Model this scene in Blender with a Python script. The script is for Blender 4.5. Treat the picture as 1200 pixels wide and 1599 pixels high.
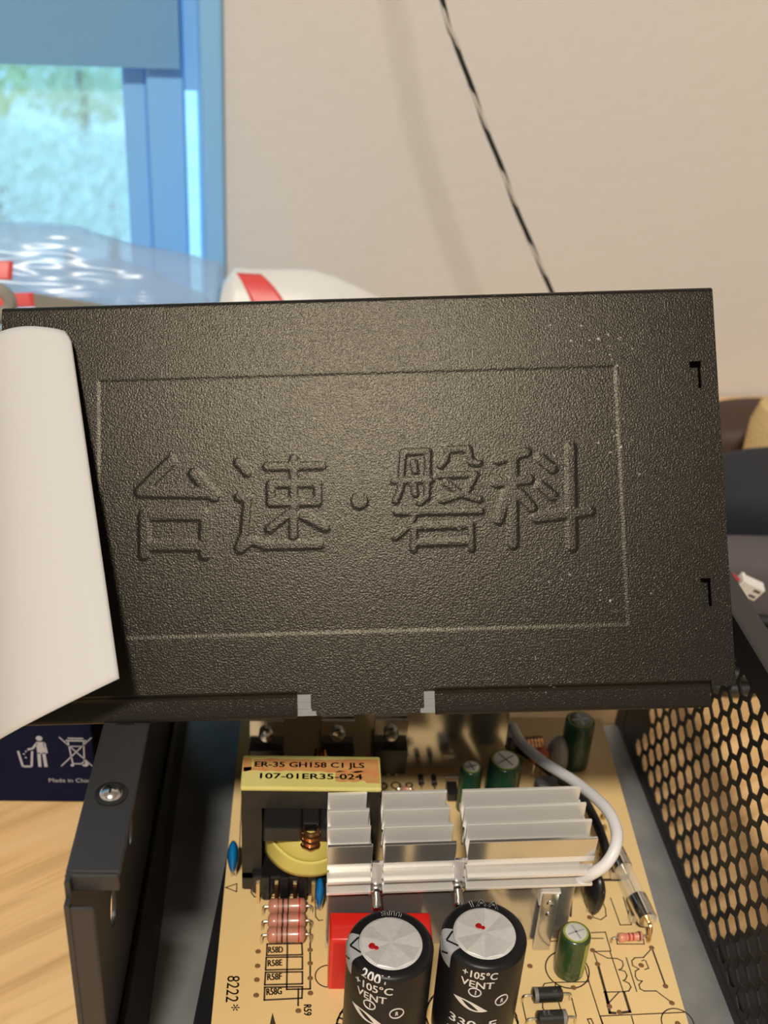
import bpy, bmesh, json, math, random
import numpy as np
from mathutils import Vector, Matrix
random.seed(7); np.random.seed(7)
for o in list(bpy.data.objects): bpy.data.objects.remove(o)
SC = bpy.context.scene; COL = SC.collection
MM = 0.001

# ------------------------------------------------------------------ camera, sky, lamp, exposure
cam_d = bpy.data.cameras.new('camera'); cam = bpy.data.objects.new('camera', cam_d); COL.objects.link(cam)
RC = [[0.9974946, 0.0272287, 0.0652919], [-0.0428312, -0.5021052, 0.8637452], [0.0563021, -0.8643778, -0.499681]]   # columns: camera right, image-down, forward, in world axes
cx, cyd, cz = [Vector([RC[r][c] for r in range(3)]) for c in range(3)]
m = Matrix.Identity(4)
for r in range(3):
    m[r][0] = cx[r]; m[r][1] = -cyd[r]; m[r][2] = -cz[r]
m.translation = Vector((0, 0, 255*MM)); cam.matrix_world = m
cam_d.sensor_fit = 'VERTICAL'; cam_d.sensor_height = 36; cam_d.lens = 1775/1599*36
cam_d.clip_start = 0.01; cam_d.clip_end = 100
cam_d.dof.use_dof = True; cam_d.dof.focus_distance = 0.262; cam_d.dof.aperture_fstop = 19
SC.camera = cam
SC.view_settings.view_transform = 'Standard'; SC.view_settings.look = 'None'
SC.view_settings.gamma = 1; SC.view_settings.use_curve_mapping = False
SC.view_settings.exposure = 0.0
SC.cycles.max_bounces = 8; SC.cycles.transparent_max_bounces = 12
SC.cycles.sample_clamp_indirect = 4; SC.cycles.use_denoising = True; SC.cycles.caustics_reflective = False; SC.cycles.caustics_refractive = False
w = bpy.data.worlds.new('sky'); SC.world = w; w.use_nodes = True
w.node_tree.nodes['Background'].inputs[0].default_value = (0.33, 0.74, 1.0, 1)
w.node_tree.nodes['Background'].inputs[1].default_value = 2.0
LAMP_AT = Vector((-0.21, -1.0, 1.64)); LAMP_W = 43.0; LAMP_COL = (1.0, 0.92, 0.80)

# ------------------------------------------------------------------ materials
MATS = {}
def mat(name, col, rough=.5, metal=0., bump=None, var=None, trans=0., alpha=1., emit=None, coat=0., spec=None, fleck=None):
    """bump=(scale,dist,detail)  var=(colour2,scale,stretch)  in metres of object space"""
    M = bpy.data.materials.new(name); M.use_nodes = True; nt = M.node_tree; b = nt.nodes['Principled BSDF']
    b.inputs['Base Color'].default_value = (*col, 1); b.inputs['Roughness'].default_value = rough
    b.inputs['Metallic'].default_value = metal
    if trans: b.inputs['Transmission Weight'].default_value = trans
    if alpha < 1: b.inputs['Alpha'].default_value = alpha
    if coat: b.inputs['Coat Weight'].default_value = coat; b.inputs['Coat Roughness'].default_value = .12
    if spec is not None: b.inputs['Specular IOR Level'].default_value = spec
    if emit: b.inputs['Emission Color'].default_value = (*emit[0], 1); b.inputs['Emission Strength'].default_value = emit[1]
    tc = nt.nodes.new('ShaderNodeTexCoord')
    if var:
        mp = nt.nodes.new('ShaderNodeMapping'); mp.inputs['Scale'].default_value = var[2]
        nt.links.new(tc.outputs['Object'], mp.inputs[0])
        n = nt.nodes.new('ShaderNodeTexNoise'); n.inputs['Scale'].default_value = var[1]; n.inputs['Detail'].default_value = 4
        nt.links.new(mp.outputs[0], n.inputs['Vector'])
        r = nt.nodes.new('ShaderNodeValToRGB'); r.color_ramp.elements[0].position = .35; r.color_ramp.elements[1].position = .65
        r.color_ramp.elements[0].color = (*col, 1); r.color_ramp.elements[1].color = (*var[0], 1)
        nt.links.new(n.outputs[0], r.inputs[0]); nt.links.new(r.outputs[0], b.inputs['Base Color'])
    if bump:
        n = nt.nodes.new('ShaderNodeTexNoise'); n.inputs['Scale'].default_value = bump[0]; n.inputs['Detail'].default_value = bump[2]
        nt.links.new(tc.outputs['Object'], n.inputs['Vector'])
        bp = nt.nodes.new('ShaderNodeBump'); bp.inputs['Distance'].default_value = bump[1]; bp.inputs['Strength'].default_value = 1
        nt.links.new(n.outputs[0], bp.inputs['Height']); nt.links.new(bp.outputs[0], b.inputs['Normal'])
    MATS[name] = M; return M

mat('wall_paint', (.72,.705,.69), .8, bump=(160,.0004,3))
mat('ceiling_paint', (.62,.60,.58), .9)
mat('floor_wood', (.35,.22,.12), .5)
mat('black_paint', (.028,.028,.030), .45, bump=(2600,.00006,2))
mat('black_smooth', (.012,.012,.013), .4)
mat('black_rubber', (.018,.018,.02), .55)
mat('dull_zinc', (.16,.16,.16), .5, .7)
mat('zinc', (.42,.44,.445), .48, .75, var=((.55,.57,.57), 60, (1,1,1)), bump=(900,.00002,2))
mat('aluminium', (.93,.905,.87), .28, .5, bump=(500,.00002,2))
mat('aluminium_plate', (.70,.67,.63), .15, .85, var=((.62,.60,.56), 45, (1,1,1)))
mat('can_top', (.88,.88,.88), .45, .6, var=((.95,.95,.95), 700, (1,1,1)), bump=(1200,.00006,3))
mat('fuse_silver', (.86,.85,.82), .2, 1.0)
mat('steel', (.62,.62,.62), .22, 1.0)
mat('brass', (.70,.52,.25), .3, 1.0)
mat('pcb', (.84,.59,.265), .38, var=((.88,.64,.31), 25, (1,1,1)))
mat('pcb_edge', (.50,.36,.16), .6)
mat('silk_black', (.055,.035,.02), .6)
mat('solder_hole', (.22,.11,.04), .5)
mat('sleeve_black', (.009,.009,.011), .38, spec=.3)
mat('sleeve_print', (.66,.66,.66), .5)
mat('sleeve_band', (.36,.37,.39), .45)
mat('red_ink', (.35,.004,.006), .4)
mat('red_plastic', (.72,.018,.012), .3, coat=.3)
mat('red_plastic_side', (.62,.012,.010), .35)
mat('green_sleeve', (.008,.048,.028), .28, coat=.3, var=((.016,.07,.032), 260, (1,1,.2)))
mat('green_sleeve_light', (.014,.052,.020), .28, coat=.4, var=((.06,.085,.02), 330, (1,1,.15)))
mat('green_edge', (.32,.36,.06), .3)
mat('blue_epoxy', (.006,.17,.46), .22, coat=.6)
mat('red_epoxy', (.42,.05,.02), .35)
mat('black_epoxy', (.012,.012,.012), .35)
mat('resistor_body', (.52,.215,.145), .35, coat=.4)
mat('resistor_small', (.72,.30,.20), .35, coat=.4)
mat('band_dark', (.05,.02,.015), .5)
mat('band_red', (.50,.03,.02), .5)
mat('diode_black', (.018,.017,.016), .35)
mat('diode_band', (.20,.20,.19), .5)
mat('lead_wire', (.72,.66,.55), .25, 1.0)
mat('ferrite', (.020,.016,.013), .6, var=((.034,.027,.020), 200, (1,1,1)))
mat('bobbin', (.010,.010,.011), .3, bump=(700,.00015,3))
mat('tape_yellow', (.72,.62,.16), .3, coat=.4)
mat('tape_band', (.70,.62,.20), .4, var=((.74,.66,.24), 120, (1,1,1)))
mat('tape_stain', (.66,.25,.09), .4, var=((.60,.34,.12), 400, (1,1,1)))
mat('tape_print', (.05,.045,.02), .5)
mat('copper', (.85,.42,.20), .25, 1.0)
mat('white_sleeve', (.80,.79,.80), .4)
mat('grey_plastic', (.085,.085,.095), .45)
mat('glass', (.85,.9,.9), .04, alpha=.16)
mat('varnish', (.42,.34,.22), .3)
mat('glue', (.45,.44,.40), .3, trans=.25, bump=(500,.0004,2))
mat('paper', (.55,.55,.55), .75, bump=(400,.00003,2))
mat('navy_card', (.005,.007,.028), .8, spec=.12)
mat('white_print', (.40,.41,.47), .6)
mat('window_daylit_blue', (.27,.60,1.0), .35)  # frame and sash: blue cast of the daylight put into the base colour
mat('blind_cloth', (.18,.40,.66), .8)
mat('white_plastic', (.78,.78,.76), .4)
mat('red_print', (.75,.08,.08), .4)
mat('navy_cloth', (.018,.021,.030), .8, bump=(1500,.0003,2))
mat('mauve_cloth', (.105,.090,.098), .85, bump=(1500,.0003,2))
mat('brown_leather', (.060,.032,.020), .6, bump=(600,.0004,3))
mat('beige_plush', (.70,.50,.24), .9, bump=(900,.0008,3))
mat('black_cord', (.012,.013,.015), .5)
mat('white_cord', (.56,.53,.48), .5)
mat('red_wire', (.45,.03,.03), .4)
mat('leaf', (.62,.70,.36), .7, var=((.78,.80,.50), 6, (1,1,1)))
mat('leaf_pale', (.66,.74,.50), .7, var=((.80,.84,.66), 6, (1,1,1)))
mat('leaf_blue', (.74,.84,.74), .7, var=((.86,.90,.88), 6, (1,1,1)))
mat('bark', (.15,.10,.06), .8)
mat('pale_paving', (.80,.82,.84), .8, var=((.70,.73,.76), 3, (1,1,1)))
mat('lamp_glass', (.9,.9,.9), .5, emit=((1,.86,.66), 6))
mat('strap_grey', (.30,.29,.26), .5)

def film(name, tint, a):
    M = bpy.data.materials.new(name); M.use_nodes = True; nt = M.node_tree; b = nt.nodes['Principled BSDF']
    b.inputs['Base Color'].default_value = (*tint, 1); b.inputs['Roughness'].default_value = .22
    b.inputs['Alpha'].default_value = a
    tc = nt.nodes.new('ShaderNodeTexCoord'); n = nt.nodes.new('ShaderNodeTexNoise'); n.inputs['Scale'].default_value = 28; n.inputs['Detail'].default_value = 2
    mp = nt.nodes.new('ShaderNodeMapping'); mp.inputs['Scale'].default_value = (.55, 1.6, 3.2); mp.inputs['Rotation'].default_value = (0, .25, 0); nt.links.new(tc.outputs['Object'], mp.inputs[0])
    nt.links.new(mp.outputs[0], n.inputs['Vector']); bp = nt.nodes.new('ShaderNodeBump'); bp.inputs['Distance'].default_value = .007
    nt.links.new(n.outputs[0], bp.inputs['Height']); nt.links.new(bp.outputs[0], b.inputs['Normal']); MATS[name] = M
film('clear_film', (.50,.72,1.0), .27)

def wood_mat():
    M = bpy.data.materials.new('table_wood'); M.use_nodes = True; nt = M.node_tree; b = nt.nodes['Principled BSDF']
    tc = nt.nodes.new('ShaderNodeTexCoord'); m0 = nt.nodes.new('ShaderNodeMapping'); m0.inputs['Rotation'].default_value = (0, 0, math.radians(-34)); nt.links.new(tc.outputs['Object'], m0.inputs[0])
    mp = nt.nodes.new('ShaderNodeMapping'); mp.inputs['Scale'].default_value = (5, 95, 1)
    nt.links.new(m0.outputs[0], mp.inputs[0])
    n = nt.nodes.new('ShaderNodeTexNoise'); n.inputs['Scale'].default_value = 1.6; n.inputs['Detail'].default_value = 5; n.inputs['Distortion'].default_value = .6
    nt.links.new(mp.outputs[0], n.inputs['Vector'])
    r = nt.nodes.new('ShaderNodeValToRGB'); e = r.color_ramp.elements
    e[0].position = .30; e[0].color = (.62,.37,.15,1); e[1].position = .70; e[1].color = (.88,.60,.30,1)
    e2 = e.new(.52); e2.color = (.84,.55,.26,1)
    nt.links.new(n.outputs[0], r.inputs[0]); nt.links.new(r.outputs[0], b.inputs['Base Color']); b.inputs['Roughness'].default_value = .45
    MATS['table_wood'] = M
wood_mat()

def powder_mat():
    """black powder coat: orange-peel relief with tiny facets, a few pale scuffs"""
    M = bpy.data.materials.new('powder_coat'); M.use_nodes = True; nt = M.node_tree; b = nt.nodes['Principled BSDF']
    b.inputs['Roughness'].default_value = .25; b.inputs['Specular IOR Level'].default_value = .22; b.inputs['Specular Tint'].default_value = (1, .89, .71, 1)
    tc = nt.nodes.new('ShaderNodeTexCoord')
    def noise(scale, det):
        n = nt.nodes.new('ShaderNodeTexNoise'); n.inputs['Scale'].default_value = scale; n.inputs['Detail'].default_value = det
        nt.links.new(tc.outputs['Object'], n.inputs['Vector']); return n
    n1 = noise(2700, 2.0)
    bp = nt.nodes.new('ShaderNodeBump'); bp.inputs['Distance'].default_value = .000075; bp.inputs['Strength'].default_value = 1
    nt.links.new(n1.outputs[0], bp.inputs['Height']); nt.links.new(bp.outputs[0], b.inputs['Normal'])
    # scuffs: sparse specks, only in the worn lower right part of the sheet
    n2 = noise(820, 3); r2 = nt.nodes.new('ShaderNodeValToRGB'); r2.color_ramp.elements[0].position = .655; r2.color_ramp.elements[1].position = .70
    nt.links.new(n2.outputs[0], r2.inputs[0])
    n3 = noise(70, 2); r3 = nt.nodes.new('ShaderNodeValToRGB'); r3.color_ramp.elements[0].position = .54; r3.color_ramp.elements[1].position = .62
    nt.links.new(n3.outputs[0], r3.inputs[0])
    sx = nt.nodes.new('ShaderNodeSeparateXYZ'); nt.links.new(tc.outputs['Object'], sx.inputs[0])
    mr = nt.nodes.new('ShaderNodeMapRange'); mr.inputs[1].default_value = .085; mr.inputs[2].default_value = .135
    nt.links.new(sx.outputs[0], mr.inputs[0])
    m1 = nt.nodes.new('ShaderNodeMath'); m1.operation = 'MULTIPLY'; nt.links.new(r2.outputs[0], m1.inputs[0]); nt.links.new(r3.outputs[0], m1.inputs[1])
    m2 = nt.nodes.new('ShaderNodeMath'); m2.operation = 'MULTIPLY'; nt.links.new(m1.outputs[0], m2.inputs[0]); nt.links.new(mr.outputs[0], m2.inputs[1])
    mr2 = nt.nodes.new('ShaderNodeMapRange'); mr2.inputs[1].default_value = .150; mr2.inputs[2].default_value = .140; nt.links.new(sx.outputs[0], mr2.inputs[0])
    m3 = nt.nodes.new('ShaderNodeMath'); m3.operation = 'MULTIPLY'; nt.links.new(m2.outputs[0], m3.inputs[0]); nt.links.new(mr2.outputs[0], m3.inputs[1]); m2 = m3
    mx = nt.nodes.new('ShaderNodeMix'); mx.data_type = 'RGBA'
    mx.inputs[6].default_value = (.0115,.0108,.0100,1); mx.inputs[7].default_value = (.34,.33,.31,1)
    nt.links.new(m2.outputs[0], mx.inputs[0]); nt.links.new(mx.outputs[2], b.inputs['Base Color'])
    MATS['powder_coat'] = M
powder_mat()

# ------------------------------------------------------------------ mesh helpers (all lengths in mm)
class B:
    def __init__(s): s.v = []; s.f = []
    def add(s, vs, fs):
        k = len(s.v); s.v += [tuple(map(float, p)) for p in vs]; s.f += [tuple(i+k for i in f) for f in fs]; return s
    def box(s, x0, x1, y0, y1, z0, z1):
        return s.add([(x0,y0,z0),(x1,y0,z0),(x1,y1,z0),(x0,y1,z0),(x0,y0,z1),(x1,y0,z1),(x1,y1,z1),(x0,y1,z1)],
                     [(3,2,1,0),(4,5,6,7),(0,1,5,4),(1,2,6,5),(2,3,7,6),(3,0,4,7)])
    def hexa(s, bot, top):
        n = len(bot); return s.add(list(bot)+list(top), [tuple(range(n))[::-1], tuple(range(n, 2*n))]+[(i,(i+1)%n,n+(i+1)%n,n+i) for i in range(n)])
    def prism(s, poly, z0, z1): return s.hexa([(x,y,z0) for x,y in poly], [(x,y,z1) for x,y in poly])
    def prof(s, pts, seg, axis0, axis1):
        """lathe: pts (r, t) from axis0 to axis1 with t in mm along it"""
        a = Vector(axis0); d = (Vector(axis1)-a).normalized(); e = d.orthogonal().normalized(); g = d.cross(e); vs = []; fs = []
        for r, t in pts:
            for i in range(seg):
                q = 2*math.pi*i/seg; vs.append(a+d*t+e*(r*math.cos(q))+g*(r*math.sin(q)))
        for j in range(len(pts)-1):
            for i in range(seg): fs.append((j*seg+i, j*seg+(i+1)%seg, (j+1)*seg+(i+1)%seg, (j+1)*seg+i))
        fs.append(tuple(range(seg))[::-1]); fs.append(tuple((len(pts)-1)*seg+i for i in range(seg)))
        return s.add(vs, fs)
    def cyl(s, a, b, r, seg=16):
        L = (Vector(b)-Vector(a)).length; return s.prof([(r,0),(r,L)], seg, a, b)
    def tube(s, pts, r, seg=8):
        P = [Vector(p) for p in pts]; vs = []; fs = []; prev = None
        for i, p in enumerate(P):
            d = ((P[min(i+1,len(P)-1)]-P[max(i-1,0)])).normalized()
            e = d.orthogonal() if prev is None else prev-d*prev.dot(d)
            e.normalize(); prev = e; g = d.cross(e)
            for k in range(seg):
                q = 2*math.pi*k/seg; vs.append(p+e*(r*math.cos(q))+g*(r*math.sin(q)))
        for j in range(len(P)-1):
            for k in range(seg): fs.append((j*seg+k, j*seg+(k+1)%seg, (j+1)*seg+(k+1)%seg, (j+1)*seg+k))
        fs += [tuple(range(seg))[::-1], tuple((len(P)-1)*seg+k for k in range(seg))]
        return s.add(vs, fs)
    def strip(s, pts, wd, z, t=.03):
        """flat printed line on a z plane"""
        for (x0,y0),(x1,y1) in zip(pts, pts[1:]):
            L = math.hypot(x1-x0, y1-y0) or 1; nx, ny = -(y1-y0)/L*wd/2, (x1-x0)/L*wd/2; ex, ey = (x1-x0)/L*wd/2, (y1-y0)/L*wd/2
            s.prism([(x0-ex-nx,y0-ey-ny),(x1+ex-nx,y1+ey-ny),(x1+ex+nx,y1+ey+ny),(x0-ex+nx,y0-ey+ny)], z, z+t)
        return s
    def grid(s, fn, nu, nv):
        k = len(s.v)
        for j in range(nv+1):
            for i in range(nu+1): s.v.append(tuple(map(float, fn(i/nu, j/nv))))
        for j in range(nv):
            for i in range(nu): a = k+j*(nu+1)+i; s.f.append((a, a+1, a+nu+2, a+nu+1))
        return s
def smooth_path(pts, n=8):
    P = [Vector(p) for p in pts]; out = []
    for i in range(len(P)-1):
        p0, p1, p2, p3 = P[max(i-1,0)], P[i], P[i+1], P[min(i+2,len(P)-1)]
        for k in range(n):
            t = k/n; out.append(.5*((2*p1)+(p2-p0)*t+(2*p0-5*p1+4*p2-p3)*t*t+(3*p1-p0-3*p2+p3)*t**3))
    out.append(P[-1]); return out

def obj(name, b, material, parent=None, smooth=40, bevel=0, solid=0, sub=0, kind=None, label=None):
    me = bpy.data.meshes.new(name)
    off = Vector((0,0,0))
    if parent is None or parent.get('_base') is None: pass
    root = parent
    while root is not None and root.parent is not None: root = root.parent
    if root is not None and root.get('base') is not None: off = Vector(root['base'])
    vs = [tuple((Vector(p)-off)*MM) for p in b.v]
    me.from_pydata(vs, [], b.f); me.update()
    o = bpy.data.objects.new(name, me); COL.objects.link(o)
    mats = material if isinstance(material, (list, tuple)) else [material]
    for mm_ in mats: me.materials.append(MATS[mm_])
    if smooth:
        me.shade_smooth(); me.set_sharp_from_angle(angle=math.radians(smooth))
    else: me.shade_flat()
    if parent is not None: o.parent = parent
    if bevel:
        md = o.modifiers.new('bevel', 'BEVEL'); md.width = bevel*MM; md.segments = 2; md.limit_method = 'ANGLE'; md.angle_limit = math.radians(40)
    if solid:
        md = o.modifiers.new('solid', 'SOLIDIFY'); md.thickness = solid*MM; md.offset = 0
    if sub:
        md = o.modifiers.new('sub', 'SUBSURF'); md.levels = sub; md.render_levels = sub
    if kind: o['kind'] = kind
    if label: o['label'] = label
    return o
def tag(o, label, cat, group=None):
    o['label'] = label; o['category'] = cat
    if group: o['group'] = group
    return o
def thing(name, label, cat, base=(0,0,0), rot=None, group=None):
    o = bpy.data.objects.new(name, None); COL.objects.link(o); o.empty_display_size = .01
    if rot is not None:
        o.matrix_world = Matrix.Translation(Vector(base)*MM) @ rot.to_4x4()      # parts given in local axes
    else:
        o.location = Vector(base)*MM; o['base'] = list(base)                      # parts given in world mm
    return tag(o, label, cat, group)

_tc = {}
def text_mesh(body, size):
    """flat outline of a word: verts (x,y) in mm, faces, width"""
    cu = bpy.data.curves.new('t', 'FONT'); cu.body = body; cu.size = size*MM*1.0; cu.fill_mode = 'FRONT'; cu.resolution_u = 3
    o = bpy.data.objects.new('t', cu); COL.objects.link(o); dg = bpy.context.evaluated_depsgraph_get(); dg.update()
    me = bpy.data.meshes.new_from_object(o.evaluated_get(dg))
    vs = [(p.co.x/MM, p.co.y/MM) for p in me.vertices]; fs = [tuple(p.vertices) for p in me.polygons]
    bpy.data.objects.remove(o); bpy.data.meshes.remove(me); bpy.data.curves.remove(cu)
    return vs, fs, max([p[0] for p in vs] or [0])
def put_text(b, body, fn, size, width=None, bold=0):
    vs, fs, wd = text_mesh(body, size); k = (width/wd) if width else 1
    b.add([fn(x*k, y) for x, y in vs], fs)
    if bold:
        for dx, dy in ((bold,0),(0,bold),(-bold,0)): b.add([fn(x*k+dx, y+dy) for x, y in vs], fs)

DATA = json.loads('{"strokes":[[1.45,[[38.07,52.57],[31.22,45.9],[47.43,45.12]]],[1.45,[[43.29,49.62],[47.69,44.48]]],[1.4,[[32.08,40.46],[32.04,31.84]]],[1.4,[[45.55,40.08],[45.46,31.46]]],[1.4,[[32.08,40.62],[45.55,40.23]]],[1.4,[[32.05,33.82],[45.48,33.44]]],[1.15,[[53.12,51.98],[55.18,49.54]]],[1.15,[[53.17,44.06],[55.1,43.74],[54.36,35.9],[53.07,32.81]]],[1.15,[[53.27,32.39],[55.9,34.19],[59.0,33.06],[70.96,32.93]]],[1.15,[[59.55,50.73],[71.86,50.65]]],[1.15,[[65.61,52.41],[65.17,35.08]]],[1.15,[[60.38,46.86],[70.83,46.72],[70.74,42.51],[60.31,42.65],[60.38,46.86]]],[1.15,[[64.23,40.07],[59.84,36.79]]],[1.15,[[67.19,39.62],[72.34,36.7]]],[0.95,[[90.05,53.16],[89.24,44.83],[88.03,42.28]]],[0.95,[[90.05,53.16],[95.6,53.17]]],[0.95,[[95.6,53.17],[95.05,42.94],[93.42,41.73]]],[0.95,[[87.87,46.71],[95.85,46.71]]],[0.95,[[92.32,50.78],[92.61,48.76]]],[0.95,[[92.17,45.61],[92.45,43.59]]],[0.95,[[99.95,53.45],[99.41,51.15],[98.34,49.86]]],[0.95,[[99.95,53.45],[104.52,53.49],[105.09,50.41],[106.91,50.19]]],[0.95,[[98.16,47.68],[106.02,47.68],[103.71,43.55],[98.43,42.1]]],[0.95,[[99.35,45.97],[102.57,43.42],[106.61,42.04]]],[0.95,[[88.24,39.7],[106.86,39.46]]],[0.95,[[92.07,38.74],[90.7,36.49],[87.8,34.13]]],[0.95,[[91.99,36.06],[91.74,31.35]]],[0.95,[[92.11,36.28],[104.59,36.39]]],[0.95,[[104.59,36.39],[104.52,31.16]]],[0.95,[[92.0,32.65],[104.46,32.69]]],[1.3,[[111.09,50.82],[117.43,52.37]]],[1.3,[[110.5,45.66],[117.8,46.19]]],[1.3,[[114.54,51.58],[113.76,31.86]]],[1.3,[[113.4,44.14],[110.75,37.35]]],[1.3,[[115.52,43.22],[118.22,39.88]]],[1.3,[[120.61,50.83],[123.13,48.45]]],[1.3,[[120.36,44.8],[122.87,42.44]]],[1.3,[[119.09,37.57],[131.05,38.77]]],[1.3,[[127.45,53.23],[126.78,30.93]]]],"dot":[80.03,42.51],"frame":[[22.84,71.28],[138.15,70.96],[138.0,13.6],[21.09,13.59]],"silk":[[0.45,[[-7.91,198.96],[1.03,199.16],[1.24,195.69],[-7.88,195.45],[-7.91,198.96]]],[0.45,[[-7.94,194.86],[1.25,195.04],[1.32,191.34],[-7.95,191.08],[-7.94,194.86]]],[0.45,[[-7.92,190.38],[1.34,190.55],[1.4,187.01],[-7.96,186.73],[-7.92,190.38]]],[0.45,[[-7.92,186.02],[1.42,186.18],[1.35,182.91],[-7.85,182.38],[-7.92,186.02]]],[0.45,[[-2.71,199.81],[-2.45,185.41],[3.37,185.56],[3.1,205.79]]],[0.45,[[0.43,185.56],[0.48,180.87]]],[0.35,[[-13.03,218.79],[-13.0,215.84],[-12.05,214.32],[4.19,215.04]]],[0.3,[[-20.02,217.44],[-17.08,218.76],[-16.95,216.0],[-20.02,217.44]]],[0.3,[[4.36,212.69],[4.55,207.71],[5.4,206.49],[6.39,206.67]]],[0.3,[[62.02,186.11],[62.69,187.12],[64.74,187.43]]],[0.3,[[65.27,186.11],[65.58,187.43],[74.21,187.65],[75.12,175.57]]],[0.3,[[74.21,187.65],[74.1,193.97]]],[0.3,[[77.28,196.99],[80.58,194.81],[83.12,194.68],[84.25,193.9],[84.25,192.7],[83.61,191.61],[82.75,191.24],[84.21,190.79],[84.5,189.53],[83.84,188.32],[83.18,188.01],[84.43,187.21],[84.75,186.11],[83.9,184.93],[82.43,184.71],[77.42,184.58]]],[0.3,[[85.55,194.91],[85.91,184.8]]],[0.3,[[93.14,197.97],[90.14,195.02],[87.81,194.92],[86.8,193.99],[86.69,192.52],[88.09,191.48],[86.99,190.8],[86.61,189.22],[86.97,188.1],[88.07,187.84],[86.96,186.77],[86.97,185.54],[87.86,184.93],[90.95,184.93],[94.1,181.55]]],[0.3,[[77.3,201.02],[80.72,201.03]]],[0.3,[[77.88,202.85],[81.76,203.06],[81.93,197.0],[77.25,196.85],[77.6,192.83]]],[0.3,[[81.65,197.0],[82.43,184.71]]],[0.3,[[81.25,184.58],[78.34,181.78]]],[0.3,[[75.03,177.77],[96.4,178.78]]],[0.3,[[75.03,177.77],[75.31,175.57]]],[0.3,[[82.91,177.75],[82.95,175.56]]],[0.3,[[84.4,201.28],[84.14,199.23],[91.37,199.25],[91.55,200.82]]],[0.3,[[79.1,209.87],[79.51,207.87],[81.4,207.13],[83.11,208.38],[83.44,210.9],[83.06,213.97]]],[0.3,[[85.68,214.5],[86.34,205.42],[89.43,205.53],[89.3,214.79]]],[0.3,[[67.03,201.85],[69.67,202.05]]],[0.3,[[66.32,200.03],[68.54,200.22]]],[0.3,[[56.14,182.44],[56.37,176.57]]],[0.3,[[68.87,182.86],[69.04,177.78]]],[0.3,[[61.35,182.01],[61.03,180.1],[61.3,179.47]]],[0.3,[[65.31,182.01],[65.5,179.88]]],[0.3,[[89.49,194.0],[90.14,194.23]]],[0.3,[[90.48,194.0],[90.7,191.71],[89.63,191.34]]],[0.3,[[53.59,177.81],[54.2,175.63]]],[0.3,[[71.68,176.95],[71.96,175.58]]],[0.3,[[71.68,176.95],[72.63,177.03],[72.89,175.58]]],[0.7,[[77.6,192.83],[77.94,180.5]]],[0.7,[[77.8,184.58],[77.66,178.69],[78.96,178.6]]],[0.7,[[82.59,184.58],[82.82,179.01],[81.07,178.76]]],[0.45,[[93.14,197.97],[93.74,186.77]]],[0.6,[[75.06,215.73],[73.34,208.33]]],[0.9,[[81.78,220.87],[89.64,220.93]]],[0.3,[[-17.9,252.9],[-17.15,230.25]]]],"silk_circles":[[94.08,175.86,4.0],[7.8,189.29,3.2]],"silk_text":[["R58D",[-7.59,196.16],[-3.78,196.34]],["R58E",[-7.57,192.13],[-3.8,192.36]],["R58F",[-7.49,188.03],[-3.77,188.25]],["R58G",[-7.47,183.73],[-3.62,184.04]],["8222",[-17.33,189.43],[-17.27,181.79]],["*",[-17.09,181.19],[-17.09,179.41]],["R59",[1.86,181.17],[1.96,178.06]]],"holes":[[-10.5,217.7],[-5.09,217.92],[0.08,217.96],[-10.12,196.65],[-10.02,192.29],[-9.99,188.19],[-9.91,183.74],[3.21,197.17],[3.27,193.11],[3.33,188.66],[3.44,184.34],[0.56,179.38],[93.1,198.11],[93.75,186.33],[94.08,181.46],[77.55,192.97],[77.94,180.5],[69.9,185.89],[77.13,197.23],[59.75,192.35],[93.03,201.07],[94.03,175.65],[88.96,192.62],[78.48,207.86],[80.14,178.81]],"arrow":[[-5.7,178.95],[-6.26,175.32],[-4.7,175.31]],"sleeve":[[64.0,267.6,25.0],[65.1,256.9,28.0],[68.9,243.3,33.0],[74.6,228.8,39.0],[78.8,214.6,44.0],[79.7,205.8,45.0],[78.3,200.3,44.0],[75.8,197.9,41.0],[72.9,197.7,38.0]],"bwire":[[70.3,264.7,16.0],[76.7,255.8,16.0],[81.9,246.2,18.0],[83.6,235.2,20.0],[84.5,226.6,20.0],[85.6,224.5,16.0],[85.6,226.0,10.0]],"cord":[[42.9,450.0,210.5],[49.2,450.0,196.7],[59.2,450.0,175.6],[73.4,450.0,147.4],[85.0,450.0,124.8],[97.0,450.0,103.8]]}')

# ================================================================== the room (setting)
def setting(name, b, m_, **kw):
    o = obj(name, b, m_, **kw); o['kind'] = 'structure'; return o
WS = .1309; wn = Vector((-WS, 1, 0)).normalized(); wd_ = Vector((1, WS, 0)).normalized(); W0 = Vector((0, 555, 0))
def wp(s, z, d=0):           # point on the back wall: s along, z up, d out into the room
    p = W0+wd_*s-wn*d; return (p.x, p.y, z)
FL, CE = -735, 1700
def wall_slab(b, s0, s1, z0, z1, t=110):
    return b.hexa([wp(s0,z0), wp(s1,z0), wp(s1,z0,-t), wp(s0,z0,-t)], [wp(s0,z1), wp(s1,z1), wp(s1,z1,-t), wp(s0,z1,-t)])
WIN = (-900, -45, 20, 900)   # window opening
b = B(); wall_slab(b, WIN[1], 1700, FL, CE); wall_slab(b, -1900, WIN[0], FL, CE); wall_slab(b, WIN[0], WIN[1], FL, WIN[2]); wall_slab(b, WIN[0], WIN[1], WIN[3], CE)
setting('wall_back', b, 'wall_paint', smooth=0)
setting('wall_left', B().box(-1900, -1800, -2400, 420, FL, CE), 'wall_paint', smooth=0)
setting('wall_right', B().box(1560, 1660, -2400, 900, FL, CE), 'wall_paint', smooth=0)
setting('wall_front', B().box(-1900, 1660, -2500, -2400, FL, CE), 'wall_paint', smooth=0)
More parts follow.
